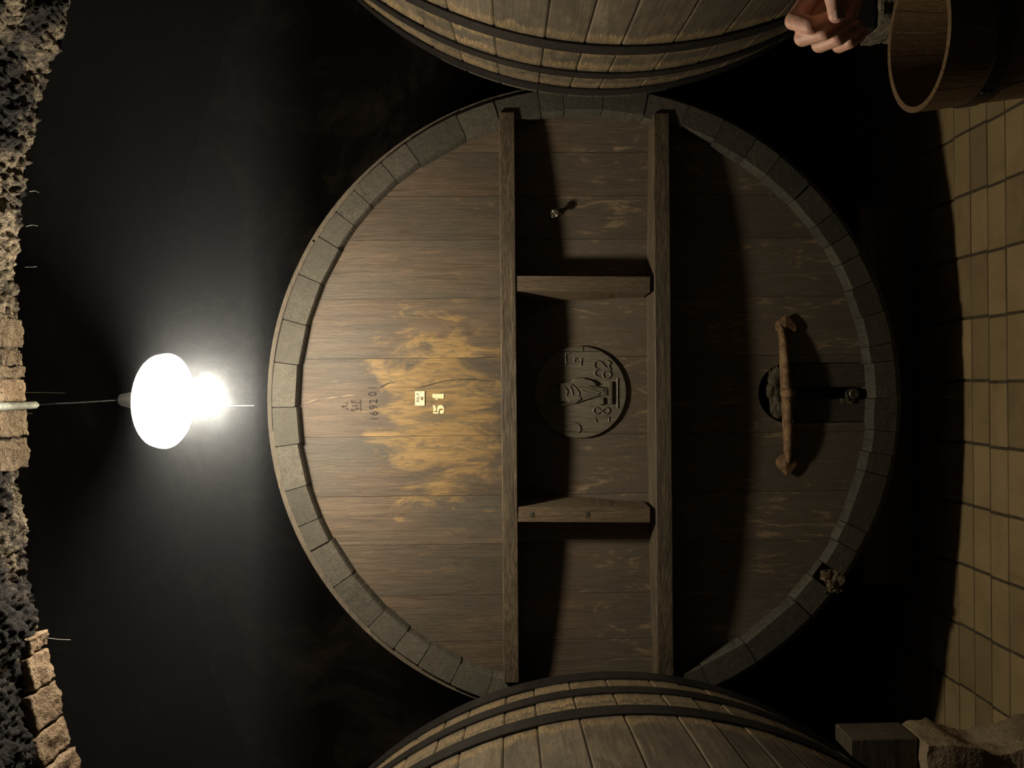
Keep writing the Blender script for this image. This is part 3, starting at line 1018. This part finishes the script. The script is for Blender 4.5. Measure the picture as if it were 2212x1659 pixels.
def flank_material(name, bands):
    m, nt, b = new_mat(name)
    vec, rnd, pos = coords(nt, AXS['Y'])
    grain = tex_noise(nt, vec, 4.2, 5, 0.66, 0.5)
    fine = tex_noise(nt, vec, 19.0, 5, 0.7, 0.2)
    wide, _, _ = coords(nt, (1, 0.8, 1), 6.0)
    bl = tex_noise(nt, wide, 7.0, 7, 0.64, 0.6)
    fib = tex_noise(nt, vec, 42.0, 4, 0.7, 0.4)
    col = ramp(nt, grain, [(0.3, (0.070, 0.054, 0.036)), (0.5, (0.118, 0.094, 0.062)), (0.72, (0.175, 0.14, 0.092))])
    col = mixc(nt, mth(nt, 'MULTIPLY', ramp(nt, bl, gray((0.44, 0), (0.6, 1))), 0.7), col, (0.064, 0.056, 0.042))
    col = mixc(nt, mth(nt, 'MULTIPLY', ramp(nt, fib, gray((0.38, 1), (0.47, 0))), 0.55), col, (0.04, 0.031, 0.021))
    sep = N(nt, 'ShaderNodeSeparateXYZ')
    nt.links.new(pos, sep.inputs[0])
    wig = mth(nt, 'MULTIPLY', mth(nt, 'SUBTRACT', tex_noise(nt, vec, 2.6, 4, 0.6), 0.5), 0.10)
    yy = mth(nt, 'ADD', mth(nt, 'ADD', sep.outputs[1], wig), mth(nt, 'MULTIPLY', mth(nt, 'SUBTRACT', fine, 0.5), 0.07))
    tot = None
    for c, w in bands:          # pale wood laid bare where hoops have been driven
        d = mth(nt, 'DIVIDE', mth(nt, 'ABSOLUTE', mth(nt, 'SUBTRACT', yy, c)), w)
        k = ramp(nt, d, gray((0.4, 1), (1.0, 0)))
        tot = k if tot is None else mth(nt, 'MAXIMUM', tot, k)
    col = mixc(nt, mth(nt, 'MULTIPLY', tot, mth(nt, 'MULTIPLY', ramp(nt, bl, gray((0.35, 0.35), (0.6, 1))), 0.85)), col, ramp(nt, fine, [(0.38, (0.11, 0.075, 0.038)), (0.5, (0.21, 0.145, 0.07)), (0.64, (0.33, 0.245, 0.13))]))
    hsv = N(nt, 'ShaderNodeHueSaturation')
    nt.links.new(col, hsv.inputs['Color'])
    nt.links.new(mth(nt, 'MULTIPLY_ADD', rnd, 0.34, 0.83), hsv.inputs['Value'])
    nt.links.new(hsv.outputs[0], b.inputs['Base Color'])
    b.inputs['Roughness'].default_value = 0.6
    b.inputs['Specular IOR Level'].default_value = 0.35
    set_bump(nt, b, mth(nt, 'ADD', grain, mth(nt, 'MULTIPLY', fine, 0.5)), 0.4, 0.004)
    return m


def flank_cask(sign, cpx, y_end, rm, k, ym, hoop_rows, nst, label, row_x, phase):
    c0 = px(cpx[0], cpx[1], y_end)
    rf = lambda Y: rm - k * (Y - ym) ** 2

    def depth_for(row):
        lo, hi = 1.2, 3.0
        f = lambda Y: ((829.5 - row) / F) * Y * 1.0 - (c0.x - sign * rf(Y))
        for _ in range(50):
            mid = (lo + hi) / 2
            if (f(mid) > 0) == (f(lo) > 0): lo = mid
            else: hi = mid
        return (lo + hi) / 2
    hoops = [sorted((depth_for(a), depth_for(b2))) for a, b2 in hoop_rows]
    print(label[:20], 'c', c0, 'hoops', hoops)
    hoops[-1][1] = min(hoops[-1][1], y_end - 0.002)
    near = 2 * ym - y_end
    t = thing('wine_cask', label, 'cask', (c0.x, ym, c0.z - rm))
    bands = [(h[0] - 0.035, 0.035) for h in hoops[1:]] + [(hoops[0][0] - 0.03, 0.03), (hoops[0][1] + 0.02, 0.02), (hoops[1][1] + 0.018, 0.018)]
    mat = flank_material('flank_oak', bands)
    Ys = [y_end - (y_end - near) * i / 16 for i in range(17)]
    an = []
    a = phase
    while a < phase + 2 * math.pi - 0.05:
        an.append(a)
        a += 2 * math.pi / nst * random.uniform(0.78, 1.22)
    an.append(phase + 2 * math.pi)
    for i in range(len(an) - 1):
        mesh_obj('stave', stave(c0.x, c0.z, an[i], an[i + 1], Ys, rf, 0.05, 0.0009, random.uniform(-0.0025, 0.001), 0.0, 0, 0.003), mat, t)
    for h in hoops:
        mesh_obj('hoop', hoop_ring(c0.x, c0.z, h[0], h[1], rf, 0.0055, 128, wob=0.004, lift=0.001), M_iron, t)
        mesh_obj('hoop', hoop_ring(c0.x, c0.z, 2 * ym - h[1], 2 * ym - h[0], rf, 0.0055, 96, lift=0.001), M_iron, t)
    re = rf(y_end) - 0.052
    for yy in (y_end - 0.06, near + 0.06):
        for i in range(8):
            xa, xb = -re + 2 * re * i / 8 + 0.0008, -re + 2 * re * (i + 1) / 8 - 0.0008
            pts = [(xa + (xb - xa) * q / 6, math.sqrt(max(0, re * re - (xa + (xb - xa) * q / 6) ** 2))) for q in range(7)]
            loop = [(c0.x + p, c0.z + q) for p, q in pts] + [(c0.x + p, c0.z - q) for p, q in reversed(pts)]
            mesh_obj('head_board', slab(loop, yy - 0.02, yy + 0.02), M_head, t)
    return t, c0, rf


rc, RC, rfR = flank_cask(1, (1281, -521), 2.38, 1.14, 0.105, 1.45, [(97, 115), (156, 167), (191, 203)], 68, 'oak cask at the right, its hooped side beside the hand', 1270, 0.03)
lc, LC, rfL = flank_cask(-1, (1322, 2229), 2.35, 1.177, 0.0854, 1.40, [(1550, 1531), (1503, 1490), (1472, 1449)], 70, 'oak cask at the left, its hooped side above the timber chock', 1330, 0.02)

# ------------------------------------------------------------------ supports
M_beam = wood('chock_oak', (0.11, 0.085, 0.055), (0.05, 0.04, 0.028), (0.17, 0.13, 0.085), 'X', 4.0, 0.75, 0.2, 0.5, 0.4)
M_pier = stone('pier_stone', [(0.25, (0.13, 0.095, 0.055)), (0.5, (0.27, 0.205, 0.125)), (0.75, (0.38, 0.30, 0.19))], 12.0, 0.8)
M_rub = stone('rubble_stone', [(0.25, (0.12, 0.10, 0.07)), (0.5, (0.25, 0.21, 0.15)), (0.75, (0.36, 0.31, 0.23))], 16.0, 1.0)
Yn, Yf = 2.10, 2.20


def chock(xf, zt, zb, C, rf, sgn, y0, y1, wide):
    """timber wedge between a pier and the flank of a cask"""
    r = rf(y0) + 0.008
    n = 8
    arc = []
    for i in range(n + 1):
        z = zt + (zb - zt) * i / n
        x = C.x - sgn * math.sqrt(max(0.0, r * r - (z - C.z) ** 2))
        arc.append((x, z))
    loop = [(xf, zb), (xf, zt)] + arc
    return slab(loop, y0, y1)


a = px(1803, 1562, Yf); b2 = px(1942, 1560, Yf)
tag(mesh_obj('timber_chock', chock(a.x, a.z, b2.z, LC, rfL, -1, Yn, Yf, 0.3), M_beam, None, loc=(a.x - 0.05, Yf, b2.z), bevel=0.004), 'dark squared timber chock on the stone pier under the left cask', 'chock')
xf = a.x + 0.004


def pier(xf, ztop, C, rf, sgn, y0, y1, mat, amp, seed):
    bm = bmesh.new()
    nx, ny, nzz = 10, 12, 26
    V, Fc = [], []
    r = rf(y0) + 0.03

    def P(u, v, w):             # u from the aisle face inwards, v depth, w height
        z = ztop * w
        xin = xf + sgn * 0.34
        arc = C.x - sgn * math.sqrt(max(0.0, r * r - (z - C.z) ** 2)) if abs(z - C.z) < r else xin
        xin = min(xin, arc) if sgn > 0 else max(xin, arc)
        x = xf + (xin - xf) * u
        p = Vector((x, y0 + (y1 - y0) * v, z))
        hollow = 0.030 * math.exp(-((w - 0.55) / 0.22) ** 2) * (1 - u)
        d = amp * mnoise.noise(p * 11 + Vector((seed, 0, 0))) + amp * 0.5 * mnoise.noise(p * 29) + amp * 0.25 * mnoise.noise(p * 70)
        edge = 1.0 if 0 < w else 0.0
        p.x += sgn * (hollow + d * (1 - u)) * edge
        p.y += (d * 0.8 * (1 - 2 * v)) * edge
        p.z += (d * 0.35 if w == 1 else 0)
        return p
    for (fu, fv_, na, nb) in ((0, None, ny, nzz), (1, None, ny, nzz)):
        base = len(V)
        for j in range(nb + 1):
            for i in range(na + 1):
                V.append(P(fu, i / na, j / nb))
        for j in range(nb):
            for i in range(na):
                Fc.append((base + j * (na + 1) + i, base + j * (na + 1) + i + 1, base + (j + 1) * (na + 1) + i + 1, base + (j + 1) * (na + 1) + i))
    for fv_ in (0, 1):
        base = len(V)
        for j in range(nzz + 1):
            for i in range(nx + 1):
                V.append(P(i / nx, fv_, j / nzz))
        for j in range(nzz):
            for i in range(nx):
                Fc.append((base + j * (nx + 1) + i, base + j * (nx + 1) + i + 1, base + (j + 1) * (nx + 1) + i + 1, base + (j + 1) * (nx + 1) + i))
    for fw_ in (0, 1):
        base = len(V)
        for j in range(ny + 1):
            for i in range(nx + 1):
                V.append(P(i / nx, j / ny, fw_))
        for j in range(ny):
            for i in range(nx):
                Fc.append((base + j * (nx + 1) + i, base + j * (nx + 1) + i + 1, base + (j + 1) * (nx + 1) + i + 1, base + (j + 1) * (nx + 1) + i))
    bm.free()
    return V, Fc


pz = b2.z - 0.006
po = mesh_obj('stone_pier', pier(xf, pz, LC, rfL, -1, Yn - 0.05, Yf, M_pier, 0.016, 3.0), M_pier, None, smooth=True, loc=(xf - 0.1, Yn + 0.05, 0))
tag(po, 'weathered pale stone pier beneath the dark timber chock', 'pier')

# right: dark chock on a rubble pier behind the wooden tub
Y2 = 2.36
ra = px(1846, 62, Y2 - 0.12); rb = px(1892, 68, Y2 - 0.12)
tag(mesh_obj('timber_chock', chock(ra.x, ra.z, rb.z, RC, rfR, 1, Y2 - 0.12, Y2, 0.3), plain('black_timber', (0.03, 0.028, 0.026), 0.8, 0, 18, 0.5, 0.4), None, loc=(ra.x, Y2, rb.z), bevel=0.004), 'black timber chock on rubble stones behind the hand', 'chock')
rub = thing('rubble_pier', 'pier of broken grey stones under the right cask behind the tub', 'pier', (ra.x + 0.1, Y2 - 0.06, 0))
ztop = rb.z - 0.004
zz = ztop
row = 0
while zz > 0.02:
    hgt = min(zz, [0.065, 0.085, 0.07, 0.095, 0.08, 0.1][row % 6])
    xx = ra.x + [0.0, 0.012, -0.004, 0.008][row % 4]
    lim = RC.x - math.sqrt(max(0.0001, (rfR(2.3) + 0.03) ** 2 - (zz - RC.z) ** 2)) if abs(zz - RC.z) < rfR(2.3) + 0.03 else ra.x + 0.4
    lim = min(lim, ra.x + 0.36)
    while xx < lim - 0.04:
        w = min(random.uniform(0.07, 0.13), lim - xx)
        mesh_obj('stone', rough_box(xx, xx + w - 0.004, Y2 - 0.14 + random.uniform(-0.02, 0.01), Y2, max(0.0, zz - hgt), zz - 0.002, 6, 0.012, 22, row * 7 + xx * 40, 0.004, 0.35), M_rub, rub)
        xx += w
    zz -= hgt
    row += 1

# cradle timbers that carry the casks in the dark
def cradle(C, rf, y, half, label):
    zt = C.z - rf(y) - 0.002
    o = mesh_obj('cradle_beam', box(C.x - half, C.x + half, y - 0.07, y + 0.07, 0.0, zt), M_beam, None, loc=(C.x, y, 0), bevel=0.006)
    return tag(o, label, 'beam')


cradle(CC, lambda Y: cask_r(Y) + 0.007, 2.88, 0.7, 'timber cradle beam in the dark under the front of the numbered cask')
cradle(CC, lambda Y: cask_r(Y) + 0.007, 3.72, 0.7, 'timber cradle beam in the dark under the rear of the numbered cask')
cradle(RC, rfR, 1.95, 0.4, 'short cradle beam under the far end of the right cask')
cradle(RC, rfR, 1.0, 0.4, 'short cradle beam under the near end of the right cask')
cradle(LC, rfL, 1.85, 0.4, 'short cradle beam under the far end of the left cask')
cradle(LC, rfL, 0.95, 0.4, 'short cradle beam under the near end of the left cask')

# ------------------------------------------------------------------ wooden tub
M_tub = wood('tub_pine', (0.17, 0.108, 0.052), (0.11, 0.068, 0.032), (0.22, 0.148, 0.077), 'Z', 4.0, 0.55, 0.25, 0.3, 0.3, (0.15, 0.09, 0.045))
M_hoopsteel = plain('tub_hoop_steel', (0.06, 0.055, 0.05), 0.4, 0.8, 30, 0.5)
TC = px(1981, 84, 1.68)
tub = thing('wooden_tub', 'open tapering wooden tub with a steel hoop standing before the rubble pier', 'tub', (TC.x, TC.y, 0.0))
RX, RYY, H = 0.157, 0.133, TC.z
nst = 18
t_ang = []
aa = 0.1
while aa < 0.1 + 2 * math.pi - 0.12:
    t_ang.append(aa)
    aa += 2 * math.pi / nst * random.uniform(0.75, 1.3)
t_ang.append(0.1 + 2 * math.pi)


def tub_pt(a, z, off):
    s = 0.50 + 0.50 * (z / H)
    zz = z + (0.008 * math.sin(a * 1.0 + 2.0) if z > H * 0.9 else 0)
    return Vector((TC.x + (RX * s + off) * math.cos(a), TC.y + (RYY * s + off) * math.sin(a), zz))


for i in range(len(t_ang) - 1):
    a0, a1 = t_ang[i] + 0.004, t_ang[i + 1] - 0.004
    V, Fc = [], []
    zs = [0.0, H * 0.5, H]
    n = 4
    for z in zs:
        for k in range(n + 1):
            V.append(tub_pt(a0 + (a1 - a0) * k / n, z, 0))
        for k in range(n, -1, -1):
            V.append(tub_pt(a0 + (a1 - a0) * k / n, z, -0.013))
    m = 2 * (n + 1)
    for j in range(2):
        for k in range(m):
            k2 = (k + 1) % m
            Fc.append((j * m + k, j * m + k2, (j + 1) * m + k2, (j + 1) * m + k))
    for j in (0, 2):
        for k in range(n):
            Fc.append((j * m + k, j * m + k + 1, j * m + m - 2 - k, j * m + m - 1 - k))
    mesh_obj('stave', (V, Fc), M_tub, tub)


def tub_hoop(z0, z1):
    V, Fc = [], []
    n = 48
    for k in range(n):
        a = 2 * math.pi * k / n
        for z, off in ((z0, 0.0005), (z0, 0.004), (z1, 0.004), (z1, 0.0005)):
            V.append(tub_pt(a, z, off))
    for k in range(n):
        k2 = (k + 1) % n
        for q in range(4):
            Fc.append((k * 4 + q, k * 4 + (q + 1) % 4, k2 * 4 + (q + 1) % 4, k2 * 4 + q))
    return V, Fc


hp = mesh_obj('hoop', tub_hoop(H - 0.142, H - 0.108), M_hoopsteel, tub)
mesh_obj('hoop', tub_hoop(0.08, 0.12), M_hoopsteel, tub)
for z in (H - 0.117, H - 0.132):
    p = tub_pt(math.pi * 1.12, z, 0.004)
    mesh_obj('rivet', ball(p, 0.006, 8, 6), M_hoopsteel, hp)
mesh_obj('base_board', prism([tub_pt(2 * math.pi * k / 32, 0.03, -0.0125) for k in range(32)], [tub_pt(2 * math.pi * k / 32, 0.05, -0.0125) for k in range(32)]), M_tub, tub)

# ------------------------------------------------------------------ hand of a bystander
m_, nt_, b_ = new_mat('skin')
vec_, rnd_, pos_ = coords(nt_, (1, 1, 1), 0.0)
sn = tex_noise(nt_, vec_, 60, 5, 0.6)
nt_.links.new(ramp(nt_, sn, [(0.3, (0.55, 0.29, 0.205)), (0.6, (0.72, 0.42, 0.31))]), b_.inputs['Base Color'])
b_.inputs['Roughness'].default_value = 0.5
b_.inputs['Subsurface Weight'].default_value = 0.3
b_.inputs['Subsurface Radius'].default_value = (0.008, 0.003, 0.0015)
b_.inputs['Subsurface Scale'].default_value = 0.5
set_bump(nt_, b_, tex_noise(nt_, vec_, 260, 4, 0.6), 0.12, 0.002)
M_skin = m_
M_nail = plain('finger_nail', (0.55, 0.37, 0.29), 0.25)
HYD = 1.20
HS = 1.20 / 0.90


def hp_(x, y, d=0.0):
    return px(x, y, HYD + d * HS)


def chain(pts, rad, sub=5):
    rad = [r * HS for r in rad]
    out, rr = [], []
    for i in range(len(pts) - 1):
        for k in range(sub):
            t = k / sub
            out.append(pts[i].lerp(pts[i + 1], t)); rr.append(rad[i] + (rad[i + 1] - rad[i]) * t)
    out.append(pts[-1]); rr.append(rad[-1])
    vs = [tube(out, rr, 10, True)]
    for p, r in zip(pts, rad):
        vs.append(ball(p, r * 1.02, 12, 8))
    return join(*vs)


fingers = [
    ([hp_(1772, -34, 0.030), hp_(1716, 44, 0.010), hp_(1752, 56, -0.014), hp_(1786, 40, -0.014)], [0.0125, 0.0112, 0.0098, 0.0085]),
    ([hp_(1798, -30, 0.046), hp_(1736, 80, 0.018), hp_(1782, 69, -0.010), hp_(1818, 54, -0.010)], [0.0125, 0.0112, 0.0098, 0.0085]),
    ([hp_(1825, -22, 0.056), hp_(1772, 95, 0.028), hp_(1812, 82, 0.000), hp_(1846, 62, 0.000)], [0.012, 0.0105, 0.0093, 0.008]),
    ([hp_(1850, -14, 0.062), hp_(1814, 98, 0.038), hp_(1838, 90, 0.014), hp_(1862, 72, 0.012)], [0.011, 0.0093, 0.0082, 0.0072]),
]
thumb = ([hp_(1800, -130, -0.010), hp_(1806, -60, -0.034), hp_(1806, -8, -0.046), hp_(1808, 30, -0.043)], [0.017, 0.0145, 0.0125, 0.0098])
wrist = hp_(1822, -190, 0.03)
body = [chain(p, r) for p, r in fingers] + [chain(*thumb)]
for p, r in fingers:
    body.append(chain([p[0], p[0].lerp(wrist, 0.5), wrist], [r[0] * 1.15, 0.019, 0.023]))
body.append(chain([thumb[0][0], wrist], [0.019, 0.023]))
elbow = Vector((0.745, 0.80, 1.02))
body.append(chain([wrist, wrist.lerp(elbow, 0.35), wrist.lerp(elbow, 0.75), elbow], [0.024, 0.025, 0.030, 0.031]))
person = mesh_obj('person', join(*body), M_skin, None, smooth=True, loc=(wrist.x, wrist.y, wrist.z - 0.05))
rm_ = person.modifiers.new('remesh', 'REMESH'); rm_.mode = 'VOXEL'; rm_.voxel_size = 0.0026; rm_.use_smooth_shade = True
sm_ = person.modifiers.new('smooth', 'SMOOTH'); sm_.factor = 0.5; sm_.iterations = 5
tag(person, 'bare hand of a person, fingers curled, reaching in beside the right cask', 'person')
for (p, r) in fingers[1:3] + [thumb]:
    r = [q_ * HS for q_ in r]
    tip, prev = p[3], p[2]
    d = (tip - prev).normalized()
    n = Vector((0, -1, 0)); n = (n - d * n.dot(d)).normalized()
    if p is not thumb[0]:
        n = (n + Vector((0.2, 0, 0.5))).normalized()
        n = (n - d * n.dot(d)).normalized()
    s = d.cross(n)
    V = []
    for u in range(5):
        for v in range(6):
            aa = (u / 4 - 0.5) * 1.7
            along = (v / 5 - 0.5) * r[3] * 1.35
            wdt = 1 - 0.25 * abs(v / 5 - 0.45)
            V.append(tip + d * (along + r[3] * 0.15) + (n * math.cos(aa) + s * math.sin(aa) * wdt) * r[3] * 1.0)
    Fc = [(u * 6 + v, u * 6 + v + 1, (u + 1) * 6 + v + 1, (u + 1) * 6 + v) for u in range(4) for v in range(5)]
    o = mesh_obj('finger_nail', (V, Fc), M_nail, person, smooth=True)
    so = o.modifiers.new('solid', 'SOLIDIFY'); so.thickness = 0.0008; so.offset = 0
M_cloth = plain('dark_sleeve', (0.02, 0.022, 0.03), 0.9, 0, 300, 0.4, 0.3)
mesh_obj('sleeve', tube([wrist.lerp(elbow, t) for t in (0.42, 0.43, 0.55, 0.7, 0.85, 1.0, 1.08)], [0.040, 0.044, 0.046, 0.049, 0.052, 0.054, 0.03], 20), M_cloth, person, smooth=True)

# ------------------------------------------------------------------ the lamp
m_bulb, nt_, b_ = new_mat('lit_bulb')
b_.inputs['Base Color'].default_value = (1, 1, 1, 1)
b_.inputs['Emission Color'].default_value = (1.0, 0.885, 0.70, 1)
b_.inputs['Emission Strength'].default_value = LAMP_STRENGTH
M_enamel = plain('dusty_enamel', (0.22, 0.21, 0.19), 0.5)
M_shadeout = plain('black_enamel', (0.02, 0.02, 0.02), 0.5)
M_opal = bpy.data.materials.new('opal_glass')
M_opal.use_nodes = True
_n = M_opal.node_tree
_n.nodes.clear()
_o = _n.nodes.new('ShaderNodeOutputMaterial'); _m = _n.nodes.new('ShaderNodeMixShader'); _d = _n.nodes.new('ShaderNodeBsdfDiffuse'); _t = _n.nodes.new('ShaderNodeBsdfTranslucent')
_d.inputs[0].default_value = (0.4, 0.39, 0.36, 1); _t.inputs[0].default_value = (0.85, 0.83, 0.78, 1)
_m.inputs[0].default_value = 0.72
_n.links.new(_d.outputs[0], _m.inputs[1]); _n.links.new(_t.outputs[0], _m.inputs[2]); _n.links.new(_m.outputs[0], _o.inputs[0])
M_cable = plain('cable_rubber', (0.006, 0.006, 0.006), 0.9, spec=0.05)
bulb_c = px(437, 858, LAMP_Y)
shade_c = px(352, 866, LAMP_Y)
ax = (shade_c - bulb_c)
ax = (Vector((0.03, 0.20, 1.0))).normalized()     # the dish leans a little towards the viewer
lamp = thing('pendant_lamp', 'lit pendant lamp with round bulb under a flat dish shade', 'lamp', tuple(px(300, 866, LAMP_Y)))
q = Vector((0, 0, 1)).rotation_difference(ax)


def tilt_vf(vf, c):
    c = Vector(c)
    return [c + q @ (Vector(v) - c) for v in vf[0]], vf[1]


SR = 102 * LAMP_Y / F
shade = mesh_obj('lamp_shade', tilt_vf(lathe([(SR, -0.012), (SR * 0.97, 0.004), (SR * 0.75, 0.020), (SR * 0.3, 0.030), (0.02, 0.033)], shade_c, 'Z', 48, False), shade_c), M_opal, lamp, smooth=True)
BR = 0.05
sock = shade_c + ax * 0.02
mesh_obj('socket', tube([sock + ax * 0.09, sock + ax * 0.02], [0.014, 0.028], 20), M_shadeout, lamp)
bdir = (bulb_c - (shade_c + ax * 0.02)).normalized()
neck = shade_c + ax * 0.015
side = bdir.orthogonal().normalized()
w2 = bdir.cross(side)
prof_b = [(0.018, 0.0)]
L = (bulb_c - neck).length
for i in range(9):
    ph = math.pi * (0.20 + 0.80 * i / 8)
    prof_b.append((max(0.0006, BR * math.sin(ph)), L - BR * math.cos(ph)))
V, Fc = [], []
nb = 18
for r, h in prof_b:
    for k in range(nb):
        a_ = 2 * math.pi * k / nb
        V.append(neck + bdir * h + (side * math.cos(a_) + w2 * math.sin(a_)) * r)
for i in range(len(prof_b) - 1):
    for k in range(nb):
        k2 = (k + 1) % nb
        Fc.append((i * nb + k, i * nb + k2, (i + 1) * nb + k2, (i + 1) * nb + k))
Fc.append(tuple(range(nb - 1, -1, -1)))
Fc.append(tuple(range((len(prof_b) - 1) * nb, len(prof_b) * nb)))
mesh_obj('bulb', (V, Fc), m_bulb, lamp, smooth=True)
hook_end = px(80, 875, EDGE_Y + 0.04)
mesh_obj('cable', tube([sock + ax * 0.09, px(200, 868, LAMP_Y - 0.02), px(120, 872, LAMP_Y - 0.12), hook_end + Vector((0, 0.012, 0.006))], 0.0016, 6), M_cable, lamp)
# pipe and hook on the vault
M_pipe = plain('limed_pipe', (0.34, 0.36, 0.31), 0.6, 0.0, 50, 0.7, 0.3, (0.14, 0.16, 0.13))
pp = [px(-120, 880, EDGE_Y - 0.30), px(-40, 879, EDGE_Y - 0.16), px(8, 878, EDGE_Y - 0.06), px(36, 877, EDGE_Y - 0.012), px(60, 876, EDGE_Y + 0.018), px(76, 875, EDGE_Y + 0.036), px(81, 875, EDGE_Y + 0.045)]
tag(mesh_obj('ceiling_hook', tube(pp, [0.009, 0.009, 0.009, 0.009, 0.0085, 0.008, 0.004], 12), M_pipe, None, smooth=True, loc=tuple(pp[2])), 'grey limed hook pipe on the vault above the lamp', 'hook')

# cobweb threads
M_web = plain('cobweb', (0.7, 0.68, 0.62), 0.8)


def web(pts, r, label):
    P = [px(*p) for p in pts]
    o = mesh_obj('cobweb_thread', tube(P, r, 4), M_web, None, loc=tuple(P[0]))
    return tag(o, label, 'cobweb', 'cobweb threads')


web([(478, 876, LAMP_Y), (515, 876.5, LAMP_Y), (548, 876.3, LAMP_Y)], 0.0007, 'dusty cobweb thread hanging straight down from the bulb')
web([(50, 848, EDGE_Y), (95, 848, EDGE_Y), (140, 849, EDGE_Y)], 0.0005, 'long dotted cobweb thread hanging beside the ceiling hook')
web([(54, 893, EDGE_Y), (70, 893.5, EDGE_Y)], 0.0006, 'short cobweb thread just below the ceiling hook')
web([(64, 414, EDGE_Y), (76, 412, EDGE_Y), (84, 416, EDGE_Y)], 0.0006, 'bent cobweb thread on the right part of the vault edge')
web([(56, 489, EDGE_Y), (70, 486, EDGE_Y), (81, 488, EDGE_Y)], 0.0006, 'curling cobweb thread on the vault edge under the bent one')
web([(54, 577, EDGE_Y), (66, 577, EDGE_Y), (79, 576, EDGE_Y)], 0.0006, 'cobweb thread on the vault edge nearest the lamp on its right')
web([(102, 1378, EDGE_Y), (125, 1381, EDGE_Y), (152, 1382, EDGE_Y)], 0.0005, 'thin cobweb thread hanging from the bricks of the vault')

# ------------------------------------------------------------------ scattering box added to give the lamp a lens-bloom glow
m_bloom = bpy.data.materials.new('bloom_scatter')
m_bloom.use_nodes = True
nt_ = m_bloom.node_tree
nt_.nodes.clear()
o_ = nt_.nodes.new('ShaderNodeOutputMaterial')
vs = nt_.nodes.new('ShaderNodeVolumeScatter')
vs.inputs['Color'].default_value = (0.86, 0.92, 1.0, 1)
vs.inputs['Density'].default_value = BLOOM_DENSITY
vs.inputs['Anisotropy'].default_value = 0.6
nt_.links.new(vs.outputs[0], o_.inputs['Volume'])
hz = mesh_obj('bloom_haze', box(-1.14, 1.14, EDGE_Y + 0.06, 2.37, 2.1, 3.3), m_bloom, None, loc=(0, 2.0, 2.1))
tag(hz, 'thin scattering volume added round the lamp to stand for lens bloom', 'bloom_haze', kind='stuff')
